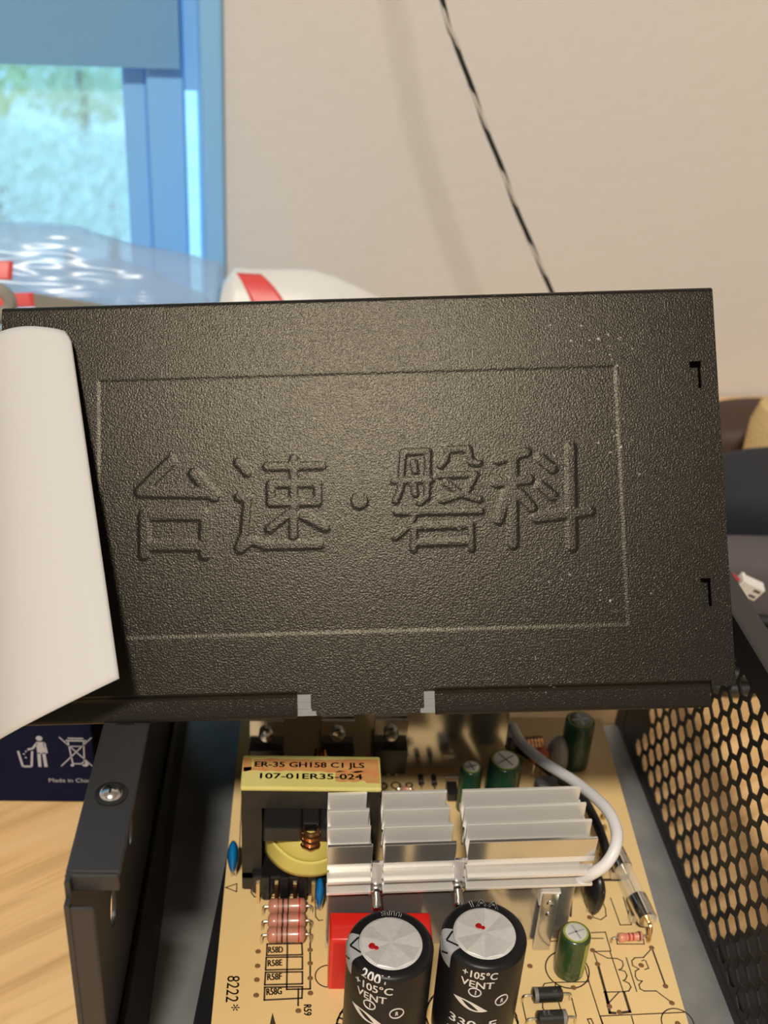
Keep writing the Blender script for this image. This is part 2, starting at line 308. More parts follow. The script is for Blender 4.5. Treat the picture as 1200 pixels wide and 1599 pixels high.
setting('floor', B().box(-1900, 1660, -2500, 1000, FL-60, FL), 'floor_wood', smooth=0)
setting('ceiling', B().box(-1900, 1660, -2500, 1000, CE, CE+60), 'ceiling_paint', smooth=0)
def wbar(b, s0, s1, z0, z1, d0, d1):
    return b.hexa([wp(s0,z0,d1), wp(s1,z0,d1), wp(s1,z0,d0), wp(s0,z0,d0)], [wp(s0,z1,d1), wp(s1,z1,d1), wp(s1,z1,d0), wp(s0,z1,d0)])
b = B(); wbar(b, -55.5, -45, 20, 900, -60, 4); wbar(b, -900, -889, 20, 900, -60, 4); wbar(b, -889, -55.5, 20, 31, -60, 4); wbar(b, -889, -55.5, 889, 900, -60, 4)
win = setting('window_1', b, 'window_daylit_blue', bevel=1.5)
# casement sash, a hand's breadth of light between it and the frame below the blind
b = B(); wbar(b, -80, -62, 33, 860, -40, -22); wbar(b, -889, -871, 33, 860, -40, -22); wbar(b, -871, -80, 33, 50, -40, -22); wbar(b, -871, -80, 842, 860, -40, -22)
obj('sash', b, 'window_daylit_blue', win, bevel=1.5)
b = B(); wbar(b, -91, -80, 50, 842, -36, -26); obj('glazing_bead', b, 'window_daylit_blue', win, bevel=1)
b = B(); wbar(b, -873, -78, 48, 844, -32, -30); gl = obj('pane', b, 'glass', win, smooth=0)
b = B(); wbar(b, -62, -55.5, 153, 889, -30, -24); obj('rebate', b, 'window_daylit_blue', win, smooth=0)

b = B(); wbar(b, -888, -64, 163.5, 885, -20, -17); o = obj('roller_blind', b, 'blind_cloth', smooth=0)
tag(o, 'dull blue roller blind pulled halfway down inside the window', 'blind')
# outside
setting('floor_1', B().box(-9000, 9000, 1000, 16000, FL-400, FL-380), 'pale_paving', smooth=0)
def bush(name, cx_, cy_, cz_, r, n, label, m_, trunk=True):
    t = thing(name, label, 'tree', (cx_, cy_, FL-380), group='trees outside the window')
    b = B(); rng = random.Random(int(cx_*3+cy_))
    for _ in range(n):
        d = Vector((rng.gauss(0,1), rng.gauss(0,1), rng.gauss(0,1))).normalized()*r*(rng.random()**.33)
        c = Vector((cx_,cy_,cz_))+Vector((d.x, d.y, d.z*.8)); a = Vector((rng.gauss(0,1), rng.gauss(0,1), rng.gauss(0,1))).normalized(); e = a.orthogonal().normalized()
        s_ = r*.07*(.6+rng.random()); g = a.cross(e)
        b.add([c-e*s_, c-g*s_*.5, c+e*s_, c+g*s_*.5], [(0,1,2,3)])
    obj('foliage', b, m_, t, smooth=0, kind='stuff')
    b = B(); b.prof([(r*.10,0),(r*.06, cz_-(FL-380))], 10, (cx_,cy_,FL-380), (cx_,cy_,cz_)); obj('trunk', b, 'bark', t)
bush('garden_tree', -1350, 4400, -440, 330, 1500, 'leafy yellow-green tree furthest left in the garden outside the window', 'leaf')
bush('garden_tree', -1020, 5150, -600, 290, 1300, 'pale green tree further right in the garden outside the window', 'leaf_pale')

for sx, sy, sz, sr, lab in ((-790, 2900, -520, 225, 'low leafy shrub furthest left below the garden trees'), (-745, 3400, -640, 225, 'low leafy shrub in the middle below the garden trees'), (-700, 3900, -780, 225, 'low leafy shrub furthest right below the garden trees')):
    bush('garden_shrub', sx, sy, sz, sr, 1500, lab, 'leaf_blue')
# table
b = B(); b.box(-1000, 1100, 60, 0, -30, 0); b.v = []; b.f = []
p0, p1 = wp(-1100, 0, 2), wp(1150, 0, 2)
tb = thing('desk', 'pale wooden desk under everything, with streaky golden grain', 'table', (0, 200, FL))
b = B().hexa([(-1085,-260,-30),(1135,-260,-30),(p1[0],p1[1],-30),(p0[0],p0[1],-30)], [(-1085,-260,0),(1135,-260,0),(p1[0],p1[1],0),(p0[0],p0[1],0)])
obj('desk_top', b, 'table_wood', tb, smooth=0, bevel=2)
for x, y in ((-1040,-210),(1090,-210),(-1040,350),(1090,600)):
    obj('leg', B().box(x-25, x+25, y-25, y+25, FL, -30), 'table_wood', tb, smooth=0)

# ceiling lamp (above and behind the camera)
L = LAMP_AT*1000
lt = thing('ceiling_lamp', 'round white ceiling lamp above the desk chair', 'lamp', (L.x, L.y, CE))
obj('lamp_base', B().prof([(160,0),(160,18),(150,22)], 40, (L.x,L.y,CE), (L.x,L.y,CE-30)), 'white_plastic', lt)
obj('lamp_shade', B().prof([(150,0),(150,12),(120,18),(60,22)], 40, (L.x,L.y,CE-22), (L.x,L.y,CE-60)), 'lamp_glass', lt)
ld = bpy.data.lights.new('lamp_light', 'AREA'); ld.shape = 'DISK'; ld.size = .20; ld.energy = LAMP_W; ld.color = LAMP_COL
lo = bpy.data.objects.new('lamp_light', ld); COL.objects.link(lo); lo.location = LAMP_AT+Vector((0,0,-.012)); lo.rotation_euler = (math.radians(0), 0, 0)
lo.parent = lt; lo.location = Vector((0,0,-.075))

# twisted cord hanging in front of the wall
ct = thing('hanging_cord', 'thin twisted black and white cord hanging in front of the bare wall', 'cord', (97, 450, 0))
path = [(-70,452,CE), (-30,451,520), (18,450,285)]+[tuple(p) for p in DATA['cord']]+[(112,450,73),(122,449,45),(128,446,18),(136,438,2.5),(152,425,1.6),(170,420,1.6)]
sp = smooth_path(path, 24)
ln = 0; arc = [0]
for p, q in zip(sp, sp[1:]): ln += (q-p).length; arc.append(ln)
# resample and wind
S_, A_ = [], []
st = 2.2; k = 0; t = 0
while t < ln:
    while arc[k+1] < t: k += 1
    f_ = (t-arc[k])/max(arc[k+1]-arc[k],1e-6); S_.append(sp[k].lerp(sp[k+1], f_)); A_.append(t); t += st
for nm, ph, m_, r_ in (('black_strand', 0, 'black_cord', .95), ('white_strand', math.pi, 'white_cord', .68)):
    pts = [p+Vector((math.cos(a/32*2*math.pi+ph)*.3, math.sin(a/32*2*math.pi+ph)*.75, 0)) for p, a in zip(S_, A_)]
    obj(nm, B().tube(pts, r_, 7), m_, ct, smooth=60, label='black strand' if ph == 0 else 'white strand')

# ================================================================== open power supply case
case = thing('power_supply_case', 'open black metal power supply case with a hexagon mesh side', 'power supply', (32, 222, 0))
obj('bottom_plate', B().hexa([(-41,148,0),(113.75,148,0),(107.7,297,0),(-41,297,0)], [(-41,148,1),(113.75,148,1),(107.7,297,1),(-41,297,1)]), 'zinc', case, smooth=0)
# left wall: sheet with two oval holes, inward top flange, narrow front flange, rounded foot
def flat_with_holes(outer, holes, thick):
    cu = bpy.data.curves.new('p', 'CURVE'); cu.dimensions = '2D'; cu.fill_mode = 'BOTH'; cu.extrude = thick/2*MM
    for poly in [outer]+holes:
        s_ = cu.splines.new('POLY'); s_.points.add(len(poly)-1); s_.use_cyclic_u = True
        for i, (x, y) in enumerate(poly): s_.points[i].co = (x*MM, y*MM, 0, 1)
    o = bpy.data.objects.new('p', cu); COL.objects.link(o); dg = bpy.context.evaluated_depsgraph_get(); dg.update()
    me = bpy.data.meshes.new_from_object(o.evaluated_get(dg)); vs = [tuple(c/MM for c in p.co) for p in me.vertices]; fs = [tuple(p.vertices) for p in me.polygons]
    bpy.data.objects.remove(o); bpy.data.meshes.remove(me); bpy.data.curves.remove(cu); return vs, fs
oval = lambda y, z, ry, rz: [(y+ry*math.cos(q*math.pi/9), z+rz*math.sin(q*math.pi/9)) for q in range(18)]
vs, fs = flat_with_holes([(148,1),(297,1),(297,87),(150,87),(150,83),(148,83)], [oval(183,42,3.6,5.2), oval(209,39,2.6,4.6)], 1)
b = B().add([(-43.1+z, x, y) for x, y, z in vs], fs)
sw = obj('side_wall', b, 'black_paint', case, smooth=30)
obj('top_flange', B().hexa([(-43.9,152.5,85.9),(-33.6,152.5,85.9),(-34.4,297,85.9),(-43.9,297,85.9)], [(-43.9,152.5,87.05),(-33.6,152.5,87.05),(-34.4,297,87.05),(-43.9,297,87.05)]), 'black_paint', case, smooth=0, bevel=.5)
obj('flange_lip', B().box(-43.9, -33.8, 151.6, 152.6, 82.8, 87), 'black_paint', case, smooth=0, bevel=.5)
obj('front_flange', B().box(-43.0, -38.2, 148.2, 149.4, 1, 82), 'black_paint', case, smooth=0, bevel=.4)
obj('inner_lining', B().hexa([(-42.6,148,1),(-35.4,148,1),(-38.8,297,1),(-42.6,297,1)], [(-42.4,148,9.5),(-40.6,148,9.5),(-41.6,297,9.5),(-42.4,297,9.5)]), 'black_paint', case, smooth=0, bevel=1.6)
sc_ = obj('flange_screw', B().prof([(2.5,0),(2.5,.5),(2.2,1.1),(1.3,1.7),(.2,1.9)], 20, (-38.6,172.8,87), (-38.6,172.8,90)), 'steel', case)
obj('washer', B().prof([(3.3,0),(3.3,.45),(2.6,.6)], 20, (-38.6,172.8,87), (-38.6,172.8,90)), 'black_smooth', sc_)
b = B()
for a in (0, math.pi/2):
    c, s_ = math.cos(a), math.sin(a); b.prism([(-38.6+x*c-y*s_, 172.8+x*s_+y*c) for x, y in ((-1.2,-.22),(1.2,-.22),(1.2,.22),(-1.2,.22))], 88.5, 88.98)
obj('screw_slot', b, 'black_smooth', sc_, smooth=0)
obj('flange_hole', B().box(-41.2, -37.2, 194, 195.2, 87, 87.15), 'black_smooth', case, smooth=0)

# right wall: hexagon mesh. wall coordinates: y along, z up, on a plane slightly turned and leaning out
def mp_(y, z, d=0): return (112.3-.041*(y-182)+.035*z+d, y, z)
b = B(); PY, PZ = 7.27, 5.55; R_O = 1.0; ROWS = 13
hx = [(0, 2/3), (.5, 1/3), (.5, -1/3), (0, -2/3), (-.5, -1/3), (-.5, 1/3)]
def hexp(cy_, cz_, k): return [(cy_+a*PY*k, cz_+c*PZ*k) for a, c in hx]
def ring(o_, i_, d0, d1):
    vs = [mp_(*p, d0) for p in o_]+[mp_(*p, d0) for p in i_]+[mp_(*p, d1) for p in o_]+[mp_(*p, d1) for p in i_]; fs = []
    for q in range(6):
        r = (q+1) % 6; fs += [(q, r, 6+r, 6+q), (12+r, 12+q, 18+q, 18+r), (6+q, 6+r, 18+r, 18+q)]
    b.add(vs, fs)
for k in range(-1, ROWS+1):
    for i in range(-1, 19):
        cy_ = 161.2+i*PY+(PY/2 if k % 2 else 0); cz_ = 8.6+k*PZ
        edge = k in (-1, ROWS) or i in (-1, 18)
        gap = (i in (16, 17) and k in (1, 2, 3)) or (i == 17 and k < 6) or (i >= 16 and 4 <= k <= 9)
        if edge or gap: b.hexa([mp_(*p, .45) for p in hexp(cy_, cz_, 1)], [mp_(*p, 0) for p in hexp(cy_, cz_, 1)])
        else: ring(hexp(cy_, cz_, 1), hexp(cy_, cz_, .79), 0, .45)
def mbar(y0, y1, z0, z1, d0=-.1, d1=.9):
    b.hexa([mp_(y0,z0,d1), mp_(y1,z0,d1), mp_(y1,z0,d0), mp_(y0,z0,d0)], [mp_(y0,z1,d1), mp_(y1,z1,d1), mp_(y1,z1,d0), mp_(y0,z1,d0)])
mbar(148, 300, 0, 4.6); mbar(148, 300, 77.5, 86); mbar(148, 156.5, 4.6, 77.5); mbar(292.5, 300, 4.6, 77.5)
ms = obj('mesh_panel', b, 'black_smooth', case, smooth=0)
b = B().hexa([mp_(148,85.2,.9), mp_(300,85.2,.9), mp_(300,85.2,7), mp_(148,85.2,7)], [mp_(148,86,.9), mp_(300,86,.9), mp_(300,86,7), mp_(148,86,7)])
obj('mesh_flange', b, 'black_paint', case, smooth=0)
b = B(); b.hexa([mp_(148,5,.1)]+[mp_(148,1,-.6), mp_(300,1,-.6), mp_(300,5,.1)], [mp_(148,5,-.1), mp_(148,1,-1.2), mp_(300,1,-1.2), mp_(300,5,-.1)])
obj('insulating_sheet', B().hexa([(-28,148,1.2),(100,148,1.2),(100,292,1.2),(-17,292,1.2)], [(-28,148,1.6),(100,148,1.6),(100,292,1.6),(-17,292,1.6)]), 'black_smooth', case, smooth=0)

# ================================================================== circuit board with its soldered parts
PZ0 = 10.0
brd = thing('circuit_board', 'tan circuit board crowded with capacitors, coils and aluminium heat sinks', 'circuit board', (38, 222, 1.6))
obj('board', B().hexa([(-20.2,150,8.4),(96.2,150,8.4),(99,290,8.4),(-20.5,290,8.4)], [(-20.2,150,10),(96.2,150,10),(99,290,10),(-20.5,290,10)]), 'pcb', brd, smooth=0)
for x, y in ((-15,156),(91,156),(-15,284),(93,284)): obj('standoff', B().cyl((x,y,1.6),(x,y,8.4),2.6,6), 'brass', brd, smooth=0)
b = B()
for wd, pts in DATA['silk']: b.strip(pts, wd, PZ0)
def circ(b, x, y, r, wd, a0=0, a1=360, z=PZ0, n=40): b.strip([(x+r*math.cos(math.radians(a0+(a1-a0)*i/n)), y+r*math.sin(math.radians(a0+(a1-a0)*i/n))) for i in range(n+1)], wd, z)
for x, y, r in DATA['silk_circles']: circ(b, x, y, r, .3)
for x, y in ((21.0,173.4),(42.8,176.2)): circ(b, x, y, 11.4, .5)
for i in range(9): a = math.radians(150+i*9); b.strip([(21+10.1*math.cos(a), 173.4+10.1*math.sin(a)), (21+11.3*math.cos(a), 173.4+11.3*math.sin(a))], .5, PZ0)
circ(b, 69.3, 191.3, 5.6, .35)
b.prism([tuple(p) for p in DATA['arrow']], PZ0, PZ0+.03)
obj('printed_lines', b, 'silk_black', brd, smooth=0, kind='stuff')
b = B()
for t_, p, q in DATA['silk_text']:
    dx, dy = q[0]-p[0], q[1]-p[1]; L_ = math.hypot(dx, dy); ux, uy = dx/L_, dy/L_
    sz = {'8222': 4.4, '*': 4.6, 'R59': 2.6}.get(t_, 2.7); bold = .09 if t_.startswith('R') else .02
    put_text(b, t_, lambda x, y: (p[0]+ux*x-uy*y, p[1]+uy*x+ux*y, PZ0+.04), sz, L_, bold)
obj('printed_text', b, 'silk_black', brd, smooth=0, kind='stuff')
b = B()
for x, y in DATA['holes']: b.prof([(.75,0),(.6,.12)], 10, (x,y,PZ0), (x,y,PZ0+1))
obj('solder_holes', b, 'solder_hole', brd, kind='stuff')

# big front capacitors
def big_cap(cx_, cy_, texts, phase, extra):
    z1 = 42.0; r = 9.9
    t = obj('capacitor', B().prof([(r,0),(r,z1-10-1.3),(r-.25,z1-10-.55),(r-.8,z1-10-.1),(r-1.4,z1-10),(7.3,z1-10+.02),(7.15,z1-10-.35)], 56, (cx_,cy_,10), (cx_,cy_,50)), 'sleeve_black', brd)
    obj('can_top', B().prof([(7.26,0),(7.26,.45),(6.9,.6),(.1,.62)], 48, (cx_,cy_,z1-.6), (cx_,cy_,z1+5)), 'can_top', t)
    b = B(); nS = 10
    for i in range(nS):
        a, c = math.radians(phase+i*360/nS), math.radians(phase+(i+1)*360/nS); za, zc = (.02, .42) if i % 2 else (.42, .02); rs = 6.85
        P3 = [(cx_, cy_, z1+.22), (cx_+rs*math.cos(a), cy_+rs*math.sin(a), z1+za), (cx_+rs*math.cos(c), cy_+rs*math.sin(c), z1+zc)]
        b.hexa([(x, y, z1-.1) for x, y, z in P3], P3)
    obj('pressed_facets', b, 'can_top', t, smooth=0)
    b = B()
    for k in range(0):
        a = math.radians(phase+k*60); c, s_ = math.cos(a), math.sin(a)
        b.prism([(cx_+x*c-y*s_, cy_+x*s_+y*c) for x, y in ((-7,-.16),(7,-.16),(7,.16),(-7,.16))], z1, z1+.05)
    # pale polarity band with dark chevrons, running down the sleeve and onto its rim
    a0, a1 = (math.radians(163), math.radians(207)) if cx_ < 30 else (math.radians(172), math.radians(214))
    b = B()
    prof = [(r+.06,z1-5.0),(r+.06,z1-1.3),(r-.18,z1-.5),(r-.75,z1-.03),(r-1.4,z1+.06),(7.35,z1+.07)]
    n = 10; vs = [(cx_+pr*math.cos(a0+(a1-a0)*i/n), cy_+pr*math.sin(a0+(a1-a0)*i/n), pz) for pr, pz in prof for i in range(n+1)]
    b.add(vs, [(j*(n+1)+i, j*(n+1)+i+1, (j+1)*(n+1)+i+1, (j+1)*(n+1)+i) for j in range(len(prof)-1) for i in range(n)])
    obj('polarity_band', b, 'sleeve_band', t, smooth=60)
    b = B(); am = (a0+a1)/2
    for sg in (1, -1):
        pts = [(cx_+rr*math.cos(am+sg*da), cy_+rr*math.sin(am+sg*da)) for rr, da in ((9.1,0.02),(7.5,.26))]
        b.strip(pts, .45, z1+.09)
    for zz in (z1-3.4,):
        for sg in (1,-1):
            q0 = (cx_+(r+.1)*math.cos(am), cy_+(r+.1)*math.sin(am), zz); q1 = (cx_+(r+.1)*math.cos(am+sg*.25), cy_+(r+.1)*math.sin(am+sg*.25), zz+2.2)
            b.tube([q0, q1], .25, 4)
    obj('polarity_mark', b, 'sleeve_black', t, smooth=0)
    def pr_(z):
        k = z-(z1-1.3)
        return r if k <= 0 else r-.25*min(1,k/.75)-.75*max(0,min(1,(k-.75)/.5))**1.3
    b = B()
    for body, th0, z, th1, size in texts:
        arc_ = math.radians(th1-th0)*r
        put_text(b, body, lambda x, y: (cx_+(pr_(z+y)+.08)*math.cos(math.radians(th0)+x/r), cy_+(pr_(z+y)+.08)*math.sin(math.radians(th0)+x/r), min(z+y, z1+.05)), size, arc_, .06)
    for th, z, rad in extra['rings']:
        c_ = math.radians(th); pts = [(c_+rad*math.cos(q*math.pi/12)/r, z+rad*math.sin(q*math.pi/12)) for q in range(25)]
        b.tube([(cx_+(r+.03)*math.cos(a), cy_+(r+.03)*math.sin(a), zz) for a, zz in pts], .17, 4)
    th, z = extra['logo']; lw, lh = 5.2, 3.2     # slanted lens mark
    def lens(k, inner=False):
        pts = []
        for i in range(13): pts.append((-lw+2*lw*i/12, math.sin(math.pi*i/12)*lh*.44*k))
        for i in range(1, 12): pts.append((lw-2*lw*i/12, -math.sin(math.pi*i/12)*lh*.44*k))
        return [(x*k*.82, y-x*.25) for x, y in pts]
    o_, i_ = lens(1.0), lens(.5); n = len(o_)
    f_ = lambda x, y: (cx_+(r+.07)*math.cos(math.radians(th)+x/r), cy_+(r+.07)*math.sin(math.radians(th)+x/r), z+y)
    b.add([f_(*p) for p in o_]+[f_(*p) for p in i_], [(i, (i+1) % n, n+(i+1) % n, n+i) for i in range(n)])
    # letters on the far rim of the sleeve, seen upside down
    put_text(b, extra['rim'], lambda x, y: (cx_+(7.6+y*.62)*math.cos(math.radians(extra['rim_a'])-x/8.6), cy_+(7.6+y*.62)*math.sin(math.radians(extra['rim_a'])-x/8.6), z1+.10), 4.3, None, .1)
    obj('printed_text', b, 'sleeve_print', t, smooth=0, kind='stuff')
    b = B(); rx, ry = extra['red']
    b.prof([(.85,0),(.65,.32)], 12, (rx,ry,z1+.12), (rx,ry,z1+1)); b.prof([(.55,0),(.4,.32)], 10, (rx+1.0,ry-.55,z1+.12), (rx+1.0,ry-.55,z1+1))
    obj('red_mark', b, 'red_ink', t)
    return t
big_cap(21.0, 173.4, [('200V',-134,40.4,-94,2.4),('+105°C',-143,37.0,-89,3.3),('VENT',-138,33.9,-96,3.1),('1',-119.5,31.4,-116.5,2.2),('R',-83,29.9,-79,1.9)], 25,
        dict(rings=[(-118,32.2,1.4),(-81,30.6,1.6)], logo=(-122,27.8), rim='am', rim_a=103, red=(16.7,172.4)))
big_cap(42.8, 176.2, [('+105°C',-125.5,38.5,-78.4,3.2),('VENT',-125.6,35.4,-81.4,3.1),('1',-106.4,33.0,-103.4,2.2),('R',-68.2,29.8,-64.2,1.9),('330µF',-137.2,21.2,-69.7,3.8),('200V',-138.3,16.6,-94,3.6)], 12,
        dict(rings=[(-105,33.8,1.4),(-66.2,30.5,1.6)], logo=(-109,28.9), rim='1AA', rim_a=112, red=(41.6,178.0)))

# small green capacitors
def green_cap(x, y, r, z1, top_r, mname, slots=2, ph=20, tm='can_top', vm='sleeve_band'):
    t = obj('capacitor', B().prof([(r,0),(r,z1-10.9),(r-.2,z1-10.35),(r-.55,z1-10.05),(top_r,z1-10)], 32, (x,y,10), (x,y,50)), mname, brd, label='green sleeved capacitor')
    obj('can_top', B().prof([(top_r,0),(top_r,.25),(top_r*.9,.32),(.05,.33)], 28, (x,y,z1-.1), (x,y,z1+3)), tm, t)
    b = B()
    for k in range(slots):
        a = math.radians(ph+90*k); c, s_ = math.cos(a), math.sin(a)
        b.prism([(x+p*c-q*s_, y+p*s_+q*c) for p, q in ((-top_r*.85,-.22),(top_r*.85,-.22),(top_r*.85,.22),(-top_r*.85,.22))], z1+.22, z1+.28)
    obj('vent_score', b, vm, t, smooth=0)
    obj('sleeve_edge', B().prof([(top_r+.02,0),(top_r+.35,.08),(top_r+.5,.02)], 28, (x,y,z1-.02), (x,y,z1+3)), 'green_edge', t)
    b = B(); a0 = math.radians(-60)
    b.add([(x+(r+.05)*math.cos(a0+i*.12), y+(r+.05)*math.sin(a0+i*.12), zz) for zz in (11, z1-1) for i in range(6)], [(i, i+1, 7+i, 6+i) for i in range(5)])
    obj('polarity_band', b, 'green_edge' if mname != 'green_sleeve' else 'green_sleeve_light', t)
    return t
green_cap(69.6, 191.4, 3.9, 24.0, 2.7, 'green_sleeve_light')
green_cap(49.3, 248.6, 3.3, 26.0, 2.2, 'green_sleeve')
green_cap(59.3, 249.5, 5.0, 28.0, 3.7, 'green_sleeve', 2, 35)
green_cap(85.3, 268.5, 4.6, 27.5, 3.4, 'green_sleeve', 2, 10, 'green_sleeve', 'sleeve_print')

# red film capacitor between the big capacitors and the heat sink
t = obj('film_capacitor', B().box(7.6, 32.6, 185.2, 193.6, 10, 28.6), 'red_plastic', brd, bevel=.6, label='red box capacitor')
obj('cast_face', B().box(8.6, 31.6, 185.0, 185.25, 11, 27.4), 'red_plastic_side', t, smooth=0)

# front heat sink: upright plate, shelf, four upright fins and two front ribs, each cut into three lengths
YAW = .053; X0 = 7.0
def hy(x, y): return y+(x-40)*YAW
def hbox(b, x0, x1, y0, y1, z0, z1):
    return b.hexa([(x0,hy(x0,y0),z0),(x1,hy(x1,y0),z0),(x1,hy(x1,y1),z0),(x0,hy(x0,y1),z0)], [(x0,hy(x0,y0),z1),(x1,hy(x1,y0),z1),(x1,hy(x1,y1),z1),(x0,hy(x0,y1),z1)])
b = hbox(B(), 7.0, 70.2, 198.6, 200.6, 11.2, 40.2)
hs = obj('heat_sink', b, 'aluminium_plate', brd, smooth=0, bevel=.2)
SEG = ((6.6,17.5),(20.4,38.1),(41.2,73.4))
for x0, x1 in SEG:
    obj('fin_shelf', hbox(B(), x0, x1, 198.0, 217.5, 40.2, 42.0), 'aluminium', hs, smooth=0)
    for k, yk in enumerate((197.9, 203.85, 209.7, 215.5)):
        obj('fin', hbox(B(), x0, x1-(0 if k == 0 else .3*k), yk, yk+.9, 42.0, 48.0), 'aluminium' if k else 'aluminium_plate', hs, smooth=0, bevel=.15)
    for zk, yk in ((38.6,195.4),(34.9,195.4)):
        obj('rib', hbox(B(), x0, x1, yk, 198.8, zk-.8, zk), 'aluminium', hs, smooth=0, bevel=.15)
for x in (18.95, 39.3):
    y = hy(x, 198.0)
    s1 = obj('screw', B().prof([(2.2,0),(2.2,1.0),(1.7,1.6),(1.25,1.8),(1.25,5.8),(.9,6.2)], 18, (x,y,33.2), (x,y-1,33.1)), 'steel', hs)
    obj('washer', B().prof([(2.7,0),(2.7,.5)], 18, (x,y+.6,33.2), (x,y-1,33.1)), 'aluminium', s1)
    obj('screw_channel', B().box(x-1.25, x+1.25, y-.1, y+.6, 34, 41.5), 'aluminium', hs, smooth=0)
    obj('slot_pin', B().box(x+.9, x+1.2, hy(x,203), hy(x,203)+.8, 42, 47.4), 'steel', hs, smooth=0)
t = obj('mounting_foot', B().box(61.2, 65.6, 197.2, 197.9, 10, 31.2), 'aluminium_plate', hs, smooth=0, bevel=.2)
obj('foot_bend', B().box(60.7, 65.9, 197.2, 200, 31.0, 31.7).box(60.6, 61.2, 197.0, 199.9, 27, 31.7), 'aluminium', t, smooth=0, bevel=.2)
for zz, rr in ((27.6,.95),(23.6,.8)):
    obj('rivet', B().prof([(rr,0),(rr,.2),(rr*.55,.5)], 14, (63.6,197.3,zz), (63.6,196,zz)), 'steel', t)

# transformer
t = obj('transformer', B().box(-15.4, 20.0, 215.4, 226.8, 41.5, 48.6).box(-15.4, -10.2, 215.4, 226.8, 16, 41.5).box(14.8, 20.0, 215.4, 226.8, 16, 41.5).box(-15.4, 20.0, 215.4, 226.8, 12, 18), 'ferrite', brd, smooth=0, label='brown ferrite core of a transformer')
b = B().box(-15.7, 20.3, 215.0, 227.2, 47.6, 49.0)
obj('tape_wrap', b, 'tape_band', t, smooth=0, bevel=.5, label='yellow tape stained orange')
b = B(); rng = random.Random(3)
def blob(x0, x1, y0, y1, n, z=49.015):
    up = [(x0+(x1-x0)*i/n, y1+rng.uniform(-.35,.35)) for i in range(n+1)]; lo_ = [(x1-(x1-x0)*i/n, y0+rng.uniform(-.35,.35)) for i in range(n+1)]
    vs = [(*p, z) for p in up+lo_]; m_ = len(vs)
    b.add(vs, [(i, i+1, m_-2-i, m_-1-i) for i in range(n)])
blob(-15.2, 17.5, 221.0, 222.5, 18); blob(-12.8, 19.8, 222.2, 225.6, 14, 49.011); blob(8.5, 19.8, 217.6, 221.3, 10); blob(16.3, 19.9, 217.0, 222.6, 6, 49.02); blob(-15.5, -13.2, 221.0, 225.8, 5)
obj('orange_stain', b, 'tape_stain', t, smooth=0)
b = B()
put_text(b, 'ER-35 GH158 C1 JLS', lambda x, y: (-12.6+x, 222.6+y, 49.03), 2.7, 28.6, .1)
put_text(b, '107-01ER35-024', lambda x, y: (-11.6+x, 218.3+y, 49.03), 2.8, 27.0, .1)
obj('printed_text', b, 'tape_print', t, smooth=0, kind='stuff')
obj('winding', B().prof([(11.2,0),(12.4,1.5),(12.7,6),(12.5,10),(12.2,11.5)], 40, (2.4,221,25.5), (2.4,221,60)), 'tape_yellow', t, label='yellow taped winding')
b = B()       # loose tape tail over the winding
b.grid(lambda a, c: (-9.4+25*a, 221-math.sqrt(max(0,13.25**2-(-9.4+25*a-2.4)**2))-.25*math.sin(a*9), 26.5+c*(9.0-3.5*math.sin(a*math.pi))-1.8*math.sin(a*math.pi)), 24, 5)
obj('tape_tail', b, 'tape_yellow', t, solid=.12)
obj('bobbin_flange', B().box(-9.6, .2, 208.6, 222, 36.6, 41.4).box(4.8, 14.6, 208.6, 222, 36.6, 41.4).box(.2, 4.8, 210.6, 222, 38.6, 41.4), 'bobbin', t, smooth=0, bevel=.5, label='black plastic bobbin')
for k in range(3): obj('copper_turn', B().tube([(.1,210.4,35.4+1.9*k),(1.0,208.5,35.5+1.9*k),(2.5,207.7,35.6+1.9*k),(4.0,208.5,35.5+1.9*k),(4.9,210.4,35.4+1.9*k)], .92, 8), 'copper', t)
obj('pin_block', B().box(-12.6, 18, 212.6, 229, 13.2, 19.6), 'bobbin', t, smooth=0, bevel=.5)
for k in range(5):
    x = -11.0+4.9*k
    obj('pin', B().box(x-.45, x+.45, 212.0, 212.9, 10, 17.4), 'brass', t, smooth=0)
    obj('pin_rib', B().box(x+1.0, x+3.2, 211.4, 213, 12.2, 20.5), 'bobbin', t, smooth=0, bevel=.3)
for k in range(3): obj('lead_turn', B().tube([(2.5+1.1*k,228.6,30),(3.4+1.1*k,229.6,49.0),(4.4+1.1*k,231,44),(4.6+1.1*k,232,30)], .42, 6), 'copper', t)

# blue disc capacitors
def disc(x, y, z, rx, rz, th, m_, nm, lab, leg=1.6, rot=0):
    b = B(); c, s_ = math.cos(rot), math.sin(rot)
    def f(a, q):
        A = a*2*math.pi; Q = (q-.5)*math.pi; X = math.sin(A)*math.cos(Q)*rx; Y = math.sin(Q)*th; Z = math.cos(A)*math.cos(Q)*rz
        if Z < 0: X *= 1-.35*(-Z/rz); Z *= 1.25
        return (x+X*c-Y*s_, y+X*s_+Y*c, z+Z)
    b.grid(f, 24, 10); o = obj(nm, b, m_, brd, smooth=80, label=lab)
    for sg in (-1, 1): obj('lead', B().cyl((x+sg*leg*c, y+sg*leg*s_, 10), (x+sg*leg*c, y+sg*leg*s_, z-rz*.8), .3, 6), 'lead_wire', o)
    return o
disc(-18.2, 221.5, 17.6, 1.55, 4.6, 3.6, 'blue_epoxy', 'disc_capacitor', 'blue disc capacitor', .6)
disc(5.4, 210.2, 16.6, 1.35, 4.6, 3.2, 'blue_epoxy', 'disc_capacitor', 'blue disc capacitor', .5)
disc(72.6, 262.6, 17.8, 3.2, 3.4, 1.6, 'red_epoxy', 'disc_capacitor', 'brick red disc capacitor', 1.2, .2)
o = disc(79.0, 209.6, 18.2, 2.4, 6.4, 4.0, 'black_epoxy', 'thermistor', 'black disc thermistor', .8, .25)

